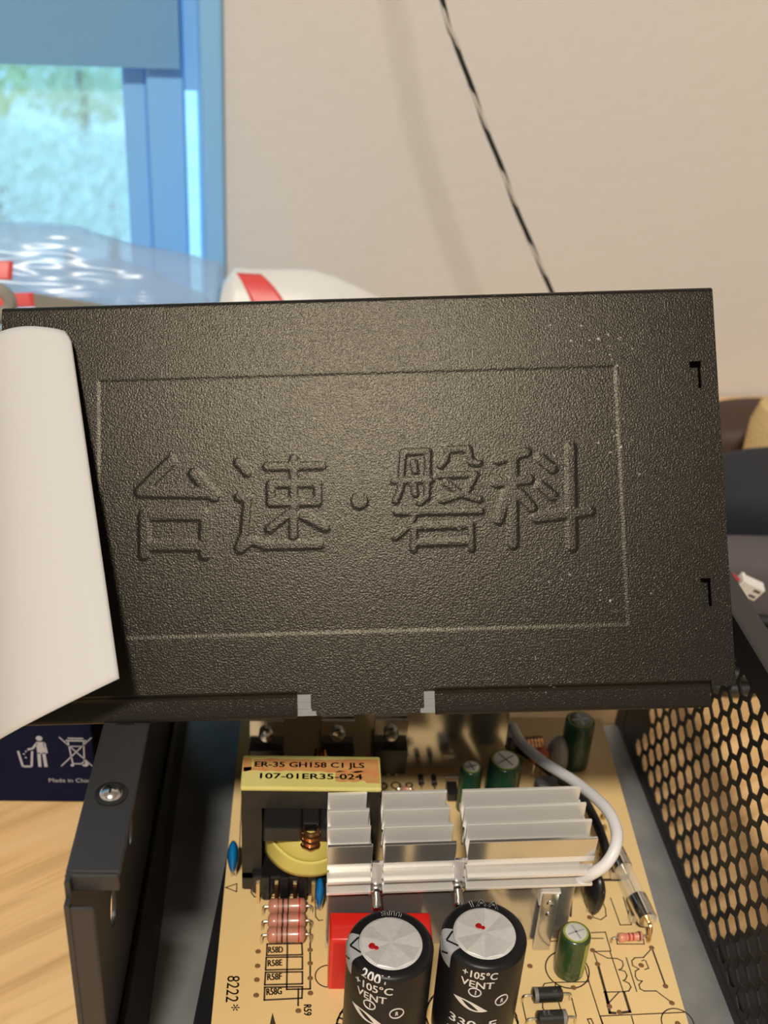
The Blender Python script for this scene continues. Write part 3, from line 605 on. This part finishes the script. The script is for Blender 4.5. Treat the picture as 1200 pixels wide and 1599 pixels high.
# resistors
def axial(name, p0, p1, r, m_, bands, lead_out, lab=None, bulge=1.12, z_hole=10):
    a, c = Vector(p0), Vector(p1); L_ = (c-a).length; d = (c-a)/L_
    pr = [(r*.55,0),(r*bulge,L_*.06),(r*bulge,L_*.2),(r,L_*.27),(r,L_*.73),(r*bulge,L_*.8),(r*bulge,L_*.94),(r*.55,L_)]
    o = obj(name, B().prof(pr, 20, a, c), m_, brd, smooth=60, label=lab)
    for f0, f1, mb in bands:
        rr = (r*bulge if (f0 < .2 or f0 > .78) else r)+.04
        obj('colour_band' if 'diode' not in name else 'cathode_band', B().prof([(rr,0),(rr,L_*(f1-f0))], 20, a+d*L_*f0, c), mb, o)
    for q, sg in ((a,-1), (c,1)):
        e = q+d*sg*lead_out
        obj('lead', B().tube(smooth_path([q-d*sg*.3, q+d*sg*lead_out*.6, e+Vector((0,0,-.5)), Vector((e.x, e.y, z_hole))], 4), .34, 6), 'lead_wire', o)
    return o
for y in (208.4, 203.6, 199.3):
    axial('resistor', (-8.0,y-.1,13.2), (1.9,y+.2,13.2), 1.95, 'resistor_body', [(.22,.265,'band_dark'),(.36,.41,'band_dark'),(.50,.54,'band_dark'),(.80,.84,'band_red')], 1.4, 'salmon pink resistor', 1.06)
axial('resistor', (84.2,199.8,11.8), (91.0,200.4,11.8), 1.0, 'resistor_small', [(.2,.27,'band_red'),(.38,.45,'band_red'),(.54,.61,'band_red'),(.80,.86,'band_dark')], 1.6, 'small orange pink resistor', 1.2)
# black diodes
for y0, k in ((182.0,0),(175.4,1)):
    bd = [(.05,.17,'diode_band')] if k == 0 else [(.83,.95,'diode_band')]
    o = axial('diode', (58.4,y0-.1,12.4), (66.1,y0+.3,12.4), 1.9, 'diode_black', bd, 2.2, 'black axial diode', 1.0)
    b = B(); tx = 'S' if k == 0 else 'RL'
    put_text(b, tx, lambda x, y: (64.4-y*.8, y0-.9+x, 14.36), 1.8, None, .03) if k == 0 else put_text(b, tx, lambda x, y: (59.9+x, y0-.6+y, 14.36), 1.9, None, .03)
    obj('printed_text', b, 'sleeve_print', o, smooth=0, kind='stuff')
# glass fuse
a, c = Vector((88.9,226.5,15.2)), Vector((92.2,203.0,15.2)); d = (c-a).normalized()
fz = obj('fuse', B().prof([(2.35,0),(2.35,(c-a).length)], 24, a, c), 'glass', brd, label='glass tube fuse')
for q, e in ((a-d*.5, a+d*6.5), (c-d*7.5, c+d*.5)):
    obj('fuse_cap', B().prof([(2.1,0),(2.6,.4),(2.6,(e-q).length-.4),(2.45,(e-q).length)], 24, q, e), 'fuse_silver', fz)
obj('fuse_wire', B().tube([a+d*5, a+d*12+Vector((.2,0,.2)), c-d*6], .12, 5), 'lead_wire', fz)
for q in (a-d*.6, c+d*.6):
    sg = -1 if q.y > 215 else 1
    obj('lead', B().tube(smooth_path([q, q+d*sg*1.6, q+d*sg*2.4+Vector((0,0,-2)), Vector((q.x+d.x*sg*2.4, q.y+d.y*sg*2.4, 10))], 4), .55, 8), 'brass', fz)
for q in (Vector((89.6,222,10)), Vector((91.6,207,10))): obj('fuse_clip', B().box(q.x-2.6, q.x+2.6, q.y-1.2, q.y+1.2, 10, 13.2), 'steel', fz, smooth=0, bevel=.3)

# rear heat sink with three power transistors
rh = obj('heat_sink', B().hexa([(-16,262.6,10),(62.2,265.4,10),(62.2,267.2,10),(-16,264.4,10)], [(-16,262.6,38),(62.2,265.4,38),(62.2,267.2,38),(-16,264.4,38)]), 'aluminium_plate', brd, smooth=0, label='rear heat sink plate')
for x, y, z in ((-11.0,261.6,25.8),(10.2,262.1,25.6),(26.3,262.8,25.8)):
    o = obj('transistor', B().box(x-5.2, x+5.2, y-3.6, y+.9, 12.6, 22.6), 'diode_black', rh, smooth=0, bevel=.4, label='black power transistor')
    obj('metal_tab', B().box(x-5.0, x+5.0, y-.2, y+1.0, 22.4, 31.0), 'aluminium_plate', o, smooth=0)
    obj('screw', B().prof([(2.3,0),(2.3,1.2),(1.9,1.9),(.3,2.3)], 18, (x,y-.2,26.4), (x,y-2,26.7)), 'steel', o)
    for sg in (-2.5, 0, 2.5): obj('leg', B().box(x+sg-.4, x+sg+.4, y-1.6, y-1.1, 10, 12.7), 'lead_wire', o, smooth=0)
# little parts between the heat sinks
for x, y, lg, ax in ((36.2,258.6,4,1),(40.2,258.4,4,1),(31.0,254.6,3,0),(33.2,251.8,3,0)):
    axial('small_diode', (x,y-lg/2,11.2) if ax else (x-lg/2,y,11.2), (x,y+lg/2,11.2) if ax else (x+lg/2,y,11.2), .8, 'diode_black' if x != 31.0 else 'resistor_small', [(.1,.25,'diode_band')], 1, None, 1.05)
obj('chip', B().box(43.6, 46.8, 250.6, 256.4, 10, 13.0), 'diode_black', brd, smooth=0, bevel=.3)
obj('jumper_wire', B().tube([(44,259.5,10),(44,259.5,11.4),(50,259.8,11.4),(50,259.8,10)], .4, 6), 'lead_wire', brd)
b = B()
for x, y, w_ in ((24.5,257,3),(28.5,257.3,3.2),(32.6,257.5,2.2),(25,252.5,2.6),(28.8,252.6,2.6)): circ(b, x, y, w_*.42, .5, n=14)
obj('printed_lines', b, 'silk_black', brd, smooth=0, kind='stuff')
o = obj('small_transistor', B().hexa([(69.5,251.4,12),(70.2,249.0,12),(73.2,248.2,12),(76.0,249.4,12),(76.4,251.8,12),(75.5,253.4,12),(70.3,253.2,12)], [(69.5,251.4,18.5),(70.2,249.0,18.5),(73.2,248.2,18.5),(76.0,249.4,18.5),(76.4,251.8,18.5),(75.5,253.4,18.5),(70.3,253.2,18.5)]), 'grey_plastic', brd, smooth=50, bevel=.3, label='grey three-legged transistor')
for x in (71.2,73.2,75.2): obj('leg', B().box(x-.3, x+.3, 252, 252.5, 10, 12.1), 'lead_wire', o, smooth=0)
o = obj('choke_coil', B().prof([(1.0,0),(3.2,.3),(3.2,5.6),(1.0,5.9)], 20, (70,271.5,13.4), (76,272.1,13.4)), 'varnish', brd, label='brown varnished coil')
for k in range(5): obj('copper_turn', B().prof([(3.3,0),(3.3,.6)], 20, (70.5+k*1.05,271.6+.1*k,13.4), (76.5,272.2,13.4)), 'copper', o)
obj('glue_blob', B().prof([(3.5,0),(3.8,3),(3.2,8),(1.8,11),(.4,12)], 16, (79.2,266.4,10), (79.6,266.8,22)), 'glue', brd, label='clear hardened glue blob')
axial('resistor', (78.6,254.6,11.6), (82.8,259.4,11.6), .9, 'resistor_small', [(.25,.35,'band_red'),(.5,.6,'band_dark')], 1.2, 'small orange pink resistor')
obj('white_wire', B().tube(smooth_path([(64.6,271,16)]+DATA['sleeve']+[(70.6,199.4,34)], 8), 1.55, 12), 'white_sleeve', brd, smooth=80, label='white sleeved wire')
obj('black_wire', B().tube(smooth_path([(64,272,14)]+DATA['bwire'], 8), 1.35, 10), 'black_rubber', brd, smooth=80, label='black insulated wire')
for x, y in ((89.2,240),(89.8,244.5),(90.2,249),(86.3,231)): obj('solder_lug', B().prof([(.9,0),(.8,1.2),(.3,1.8)], 8, (x,y,10), (x,y,14)), 'brass', brd)
obj('capacitor_foot', B().box(63.6, 66.0, 266.5, 270, 10, 20), 'diode_black', brd, smooth=0, bevel=.4)

# ================================================================== the lifted cover
PU, PV, PN = [Vector(q) for q in [[0.995924, -0.033778, 0.083629], [-0.047421, 0.592616, 0.804088], [-0.076721, -0.804776, 0.588599]]]; PO = Vector([-66.7096, 196.9702, 89.8682])
PV = (PV-PU*PU.dot(PV)).normalized(); PN = PU.cross(PV)
rotm = Matrix((PU, PV, PN)).transposed()
cov = thing('power_supply_cover', 'black textured steel cover with embossed characters, lifted over the case', 'cover', PO, rotm)
CW, CH = 161.0, 88.97
def emboss_panel():
    st = .28; nu = int(round(CW/st)); us = np.linspace(0, CW, nu+1); v0 = -4.2; nv = int(round((CH-v0)/st)); vs_ = np.linspace(v0, CH, nv+1)
    U, V = np.meshgrid(us, vs_); Hh = np.zeros_like(U)
    ss = lambda x: np.clip(x,0,1)**2*(3-2*np.clip(x,0,1))
    # recessed field with a thin pressed line
    (u0,v1_),(u1,_),(_,v0_),_ = DATA['frame']; u0 = 22.0
    dx = np.minimum(U-u0, u1-U); dy = np.minimum(V-v0_, v1_-V); ins = np.minimum(dx, dy)
    Hh -= .09*ss((ins+.3)/.6)
    best = np.full(U.shape, -9.)
    for hw, pl in DATA['strokes']:
        for (a,b_),(c,d) in zip(pl, pl[1:]):
            L2 = (c-a)**2+(d-b_)**2+1e-9; t = np.clip(((U-a)*(c-a)+(V-b_)*(d-b_))/L2, 0, 1)
            best = np.maximum(best, hw-np.hypot(U-a-t*(c-a), V-b_-t*(d-b_)))
    best = np.maximum(best, 2.1-np.hypot(U-DATA['dot'][0], V-DATA['dot'][1]))
    Hh += .11*ss((best+.12)/.68)
    k = np.clip(V-(CH-1.1), 0, 1.1)/1.1; Hh -= 1.1*(1-np.sqrt(np.clip(1-k*k,0,1)))
    keep = np.ones((nv, nu), bool); uc = (us[:-1]+us[1:])/2; vc = (vs_[:-1]+vs_[1:])/2; UC, VC = np.meshgrid(uc, vc)
    tongue = (UC > 68.4) & (UC < 93.0) & ~((VC < -2.9) & ((UC < 69.4) | (UC > 92.0)))
    lips = ((UC > 4) & (UC < 65.2)) | ((UC > 95.4) & (UC < 155.7))
    keep &= ~((VC < -.2) & ~tongue); keep &= ~((VC < 1.25) & lips); keep &= ~((VC < .9) & (UC > 65) & (UC < 95.6) & ~tongue)
    for a, b_, c, d in ((154.9,157.4,65.8,72.0),(154.5,156.9,17.2,23.2)): keep &= ~((UC > a) & (UC < b_) & (VC > c) & (VC < d))
    n = (nu+1)*(nv+1); P = np.stack([U.ravel(), V.ravel(), Hh.ravel()], 1); Pb = P.copy(); Pb[:,2] -= .8
    J, I = np.nonzero(keep); a = J*(nu+1)+I; F = np.stack([a, a+1, a+nu+2, a+nu+1], 1); Fb = F[:, ::-1]+n
    verts = np.concatenate([P, Pb]); faces = [F, Fb]
    K = np.pad(keep, 1); rim = []
    for dj, di, e0, e1 in ((-1,0,0,1),(0,1,1,2),(1,0,2,3),(0,-1,3,0)):
        m_ = keep & ~K[1+dj:1+dj+nv, 1+di:1+di+nu]; j, i = np.nonzero(m_); q = j*(nu+1)+i
        c4 = np.stack([q, q+1, q+nu+2, q+nu+1], 1); rim.append(np.stack([c4[:,e0], c4[:,e0]+n, c4[:,e1]+n, c4[:,e1]], 1))
    R_ = np.concatenate(rim); base = len(verts); rv = verts[R_.ravel()]; verts = np.concatenate([verts, rv]); faces.append(np.arange(base, base+len(rv)).reshape(-1,4))
    F = np.concatenate(faces); used = np.unique(F); remap = np.zeros(len(verts), int); remap[used] = np.arange(len(used)); verts = verts[used]*MM; F = remap[F]
    me = bpy.data.meshes.new('embossed_panel'); me.vertices.add(len(verts)); me.vertices.foreach_set('co', verts.astype(np.float32).ravel())
    me.loops.add(F.size); me.loops.foreach_set('vertex_index', F.astype(np.int32).ravel()); me.polygons.add(len(F))
    me.polygons.foreach_set('loop_start', np.arange(0, F.size, 4, dtype=np.int32)); me.update(calc_edges=True); me.validate()
    me.shade_smooth(); me.materials.append(MATS['powder_coat'])
    o = bpy.data.objects.new('embossed_panel', me); COL.objects.link(o); o.parent = cov; return o
emboss_panel()
def lip(u0, u1):
    pr = [(1.35,0),(1.0,-.12),(.7,-.55),(.35,-1.15),(0,-1.5),(-.5,-1.55),(-4.0,-1.35),(-4.5,-1.45),(-4.85,-1.8),(-4.95,-2.3),(-4.6,-2.6),(-.3,-2.4),(.6,-1.6),(1.35,-.8)]
    n = len(pr); b = B().add([(u0,v,h) for v, h in pr]+[(u1,v,h) for v, h in pr], [(i,(i+1)%n,n+(i+1)%n,n+i)[::-1] for i in range(n)]+[tuple(range(n))[::-1], tuple(range(n,2*n))])
    return obj('tuck_lip', b, 'powder_coat', cov, smooth=60)
lip(4, 65.2); lip(95.4, 155.7)
b = B().box(64.4, 96.2, -4.4, 2.0, -2.9, -2.3).box(64.4, 96.2, -1.4, -1.0, -2.3, -2.1).box(64.4, 96.2, -2.9, -2.5, -2.3, -2.1).box(64.4, 96.2, -4.45, -4.0, -2.3, -2.0)
obj('bare_metal_strip', b, 'dull_zinc', cov, smooth=0, label='bare metal strip behind the notch')
for a, c in ((154.9,65.8),(154.5,17.2)): obj('slot_tab', B().box(a-1, a+3.4, c-1.2, c+7.6, -3.6, -3.2).box(a-.3, a+1.9, c-.5, c+3.9, -3.2, -1.5), 'powder_coat', cov, smooth=0)
LEN = 146.0
obj('fan_side_panel', B().box(0, CW, CH-.85, CH, -LEN, -.9), 'powder_coat', cov, smooth=0)
obj('rear_panel', B().box(0, CW, -4, CH-.85, -LEN, -LEN+.8), 'powder_coat', cov, smooth=0)

# peeled sticker, pale back side out, stuck along the left edge of the cover
def paper(a, c):       # a: 0 left edge .. 1 right edge, c: 0 top .. 1 bottom
    vR = 82.2-76.8*c; uR = 16.3+14.1*c-(1.0*max(0, 1-c/.03) if c < .03 else 0); hR = 3.6+13.5*c**1.0
    vT, vB = 83.0, -8.6; vL = vT+(vB-vT)*c
    u = -1.6+(uR+1.6)*a; s_ = a**.9; v = vL+(vR-vL)*(a**1.05); v += .9*math.sin(a*math.pi)*(1-c)
    h = -.5+(hR+.5)*(1-(1-a)**3.2)-1.6*max(0, a-.86)/.14*(1 if True else 0)*(a-.86)*6*(.6)
    return (u, v, h)
o = B().grid(paper, 40, 60)
o = obj('peeled_sticker', o, 'paper', None, smooth=180, solid=.12)
o.matrix_world = Matrix.Translation(PO*MM) @ rotm.to_4x4()
tag(o, 'large pale paper sticker peeled off and curling over the left end of the cover', 'sticker')

# navy box behind the left of the case
bx = thing('retail_box', 'dark navy cardboard box with white recycling symbols behind the case', 'box', (-120, 259, 0))
obj('carton', B().box(-190, -62, 259, 300, 0, 58), 'navy_card', bx, smooth=0, bevel=.4)
YF = 258.96
def fr(b, pts, wd=.35):
    for (x0,z0),(x1,z1) in zip(pts, pts[1:]):
        L_ = math.hypot(x1-x0, z1-z0) or 1; nx, nz = -(z1-z0)/L_*wd/2, (x1-x0)/L_*wd/2
        b.hexa([(x0-nx,YF,z0-nz),(x1-nx,YF,z1-nz),(x1+nx,YF,z1+nz),(x0+nx,YF,z0+nz)], [(x0-nx,YF+.05,z0-nz),(x1-nx,YF+.05,z1-nz),(x1+nx,YF+.05,z1+nz),(x0+nx,YF+.05,z0+nz)])
def fdisc(b, x, z, r, n=16):
    b.hexa([(x+r*math.cos(2*math.pi*i/n), YF, z+r*math.sin(2*math.pi*i/n)) for i in range(n)], [(x+r*math.cos(2*math.pi*i/n), YF+.05, z+r*math.sin(2*math.pi*i/n)) for i in range(n)])
b = B()   # person dropping litter into a bin
fdisc(b, -77.4, 25.3, .95); fr(b, [(-77.3,23.9),(-77.3,19.4)], 2.3); fr(b, [(-78.0,19.8),(-78.2,14.2)], .95); fr(b, [(-76.6,19.8),(-76.4,14.2)], .95); fr(b, [(-78.3,23.4),(-79.6,21.4),(-81.2,20.9)], .7); fr(b, [(-76.1,23.6),(-75.7,19.6)], .7)
fr(b, [(-84.0,20.3),(-83.2,14.3),(-80.6,14.3),(-79.9,20.3)], .65)
for x, z in ((-82.4,19.2),(-81.7,20.2),(-82.0,17.8)): fdisc(b, x, z, .28)
obj('litter_symbol', b, 'white_print', bx, smooth=0)
b = B()   # crossed-out wheelie bin
fr(b, [(-71.6,25.9),(-62.6,14.6)], .35); fr(b, [(-62.2,25.9),(-71.9,14.6)], .35); fr(b, [(-69.8,24.6),(-63.8,24.6)], .5); fr(b, [(-69.2,25.5),(-64.6,25.5)], .4); fr(b, [(-69.2,24.6),(-68.4,15.6),(-65.0,15.6),(-64.6,24.6)], .4); fr(b, [(-68.9,22.4),(-64.7,22.4)], .3); fdisc(b, -64.8, 15.6, 1.05); fdisc(b, -68.6, 15.0, .5)
obj('crossed_bin_symbol', b, 'white_print', bx, smooth=0)
b = B(); put_text(b, 'Made in China', lambda x, y: (-76.2+x, YF-.02, 8.2+y), 2.2, 13.4)
obj('printed_text', b, 'white_print', bx, smooth=0, kind='stuff')

# ================================================================== things behind the cover
def noise3(x, y, z):
    return (math.sin(x*1.7+1.3*math.sin(y*1.1+z))+math.sin(y*2.3+1.7*math.sin(z*1.9+x*.7))+math.sin(z*2.9+x*1.3))/3
def pillow(name, base, half, rot, m_, amp, freq, label, cat, power=3.2, nu=40, nv=24, sub=0, alt=None, smooth=180):
    b = B(); c, s_ = math.cos(rot), math.sin(rot)
    def f(a, q):
        A = a*2*math.pi; Q = (q-.5)*math.pi
        sp_ = lambda v, e: math.copysign(abs(v)**e, v)
        x = sp_(math.cos(Q),2/power)*sp_(math.cos(A),2/power); y = sp_(math.cos(Q),2/power)*sp_(math.sin(A),2/power); z = sp_(math.sin(Q),2/power)
        k = 1+amp*noise3(x*freq+base[0], y*freq, z*freq)
        X, Y, Z = x*half[0]*k, y*half[1]*k, z*half[2]*k
        return (base[0]+X*c-Y*s_, base[1]+X*s_+Y*c, max(0.2, base[2]+half[2]+Z))
    b.grid(f, nu, nv); o = obj(name, b, m_, None, smooth=smooth)
    return tag(o, label, cat)
# plastic bags heaped against the window
def sheet_bag(t, name, pts_top, y0, dep, m_, seed, amp=4.0, zb=60, patches=()):
    rng = random.Random(seed); n = len(pts_top)-1
    def top(a):
        i = min(int(a*n), n-1); f_ = a*n-i; p, q = pts_top[i], pts_top[i+1]; return (p[0]+(q[0]-p[0])*f_, p[1]+(q[1]-p[1])*f_)
    def f(a, c):
        x, zt = top(a); ang = -1.9+c*3.6; zc = zb; k = amp*noise3(a*9+seed, c*7, seed*1.3)
        r = math.sin(min(1,max(0,c))*math.pi)
        return (x+k*.6, y0+dep*math.sin(ang)*.9+k*.8, max(.3, zb+(zt-zb)*math.cos(ang)+k*.35*(1 if c > .1 and c < .9 else .3)))
    for nm, lab, a0, wa, c0, c1, sh, wid in patches:      # prints lying on the front of the film
        def g(p, q):
            c = c0+(c1-c0)*q; x, y, z = f(a0+wa*p+(c1-c)*(sh+wid*p), c); return (x, y-.35, z+.12)
        obj(nm, B().grid(g, 8, 12), 'red_print', t, smooth=180, solid=.1, label=lab)
    return obj(name, B().grid(f, 48, 22), m_, t, smooth=180, solid=.08)
pb = thing('plastic_bag', 'crumpled clear plastic bag with red printing heaped before the window', 'bag', (-80, 470, 0))
sheet_bag(pb, 'clear_film', [(-170,122),(-128,116),(-100,115),(-75,108.5),(-55,104.5),(-41,101),(-35.5,84)], 470, 34, 'clear_film', 2, 3.0, 40, [('red_print','red printed patch',.10,.10,.335,.375,0,0),('red_print','red printed patch',.10,.15,.285,.31,.3,0)])
sheet_bag(pb, 'inner_fold', [(-160,100),(-120,95),(-90,99),(-65,93),(-48,86),(-42,60)], 478, 20, 'clear_film', 5, 6.0, 40)
wb = thing('mailer_bag', 'white plastic mailer bag with a red printed stripe behind the cover', 'bag', (0, 450, 0))
sheet_bag(wb, 'white_film', [(-39,99),(-33,106.5),(-18,106),(-2,106),(8,104.5),(17,101),(28,96),(40,82)], 452, 26, 'white_plastic', 9, 2.0, 40, [('red_stripe','red printed stripe',.155,.09,.25,.49,.55,.35)])
o = obj('grey_strap', B().tube(smooth_path([(-140,432,88),(-131,430,98),(-122,428,102),(-118,428,96),(-124,428,90),(-128,428,86),(-118,427,82),(-100,427,84),(-80,428,90),(-70,430,80),(-66,432,40),(-66,432,3)], 8), 2.6, 8), 'strap_grey')
tag(o, 'looped grey strap lying in front of the clear plastic bag', 'strap')
o = obj('cardboard_sheet', B().hexa([(-112,440,.2),(-66,444,.2),(-66,446,.2),(-112,442,.2)], [(-112,440,96),(-66,444,88),(-66,446,88),(-112,442,96)]), 'strap_grey', smooth=0)
tag(o, 'grey-brown card showing below the clear plastic bag', 'card')

# right-hand clutter
pillow('padded_bag', (228, 395, 0), (75, 24, 29), 0, 'navy_cloth', .05, 1.6, 'navy black padded bag right of the cover', 'bag')
pillow('folded_cloth', (166, 352, 0), (58, 13, 21), 0, 'mauve_cloth', .06, 2, 'dull mauve folded cloth in front of the navy bag', 'cloth', 3.5)
pillow('leather_pouch', (240, 496, 0), (54, 22, 16.5), 0, 'brown_leather', .06, 1.5, 'dark brown leather pouch behind the navy bag', 'pouch')
o = obj('plush_roll', B().prof([(9,0),(13,3),(14.5,16),(14.5,48),(12,57),(6,60)], 24, (206,441,1), (206,441,90)), 'beige_plush'); tag(o, 'yellowish plush roll standing at the right edge by the navy bag', 'roll')
# fan plug on its wires
fp = thing('fan_plug', 'small white two-pin wire plug hanging right of the cover', 'plug', (146, 310, 44))
rx_ = Matrix.Rotation(math.radians(24), 3, 'Y') @ Matrix.Rotation(math.radians(14), 3, 'X')
def pb_(x0, x1, y0, y1, z0, z1, b=None):
    b = b or B(); q = B().box(x0, x1, y0, y1, z0, z1); b.add([Vector((146.5,310,50.6))+rx_ @ Vector(p) for p in q.v], q.f); return b
bb = pb_(-4.6, 4.8, -2, 2, -3.0, 3.0); pb_(-4.6, -3.2, -2.4, 2, -3.4, 3.6, bb)
hp = obj('plug_housing', bb, 'white_plastic', fp, smooth=0, bevel=.4)
for z in (1.3, -1.3): obj('contact_window', pb_(1.2, 3.8, -2.1, -1.9, z-.55, z+.55), 'grey_plastic', hp, smooth=0)
for z, m_, nm in ((1.1,'red_wire','red_lead'),(-1.1,'black_rubber','black_lead')):
    q = Vector((146.5,310,50.6))+rx_ @ Vector((-4.4,0,z))
    obj(nm, B().tube(smooth_path([q, q+Vector((-5,0,3)), (128,300,60+z), (108,285,64+z), (90,280,70+z), (80,284,92+z), (78,284.5,100.5+z)], 6), .75, 8), m_, fp, smooth=80, label=nm.replace('_',' '))
o = obj('wire_coil', B().tube(smooth_path([(135,318,2.4)]+[(152+14*math.cos(a*.6)+a*.4, 322+11*math.sin(a*.6), 2.4+a*.55) for a in range(0, 40)], 3), 2.2, 8), 'black_rubber', smooth=80)
tag(o, 'coil of black cable on the desk beyond the mesh side', 'cable')
o = obj('beige_cap', B().prof([(4.6,0),(4.9,3),(4.2,6),(1,7.5)], 20, (146,313,29), (146,312,40)), 'beige_plush'); tag(o, 'small round beige cap on the black cable coil', 'cap')
# dark mat outside the mesh
o = obj('rubber_mat', B().hexa([(114.8,40,.1),(330,40,.1),(330,278,.1),(114.8,206.2,.1)], [(114.8,40,2.2),(330,40,2.2),(330,278,2.2),(114.8,206.2,2.2)]), 'black_rubber', smooth=0, bevel=.6)
tag(o, 'black rubber mat lying on the desk outside the mesh side', 'mat')
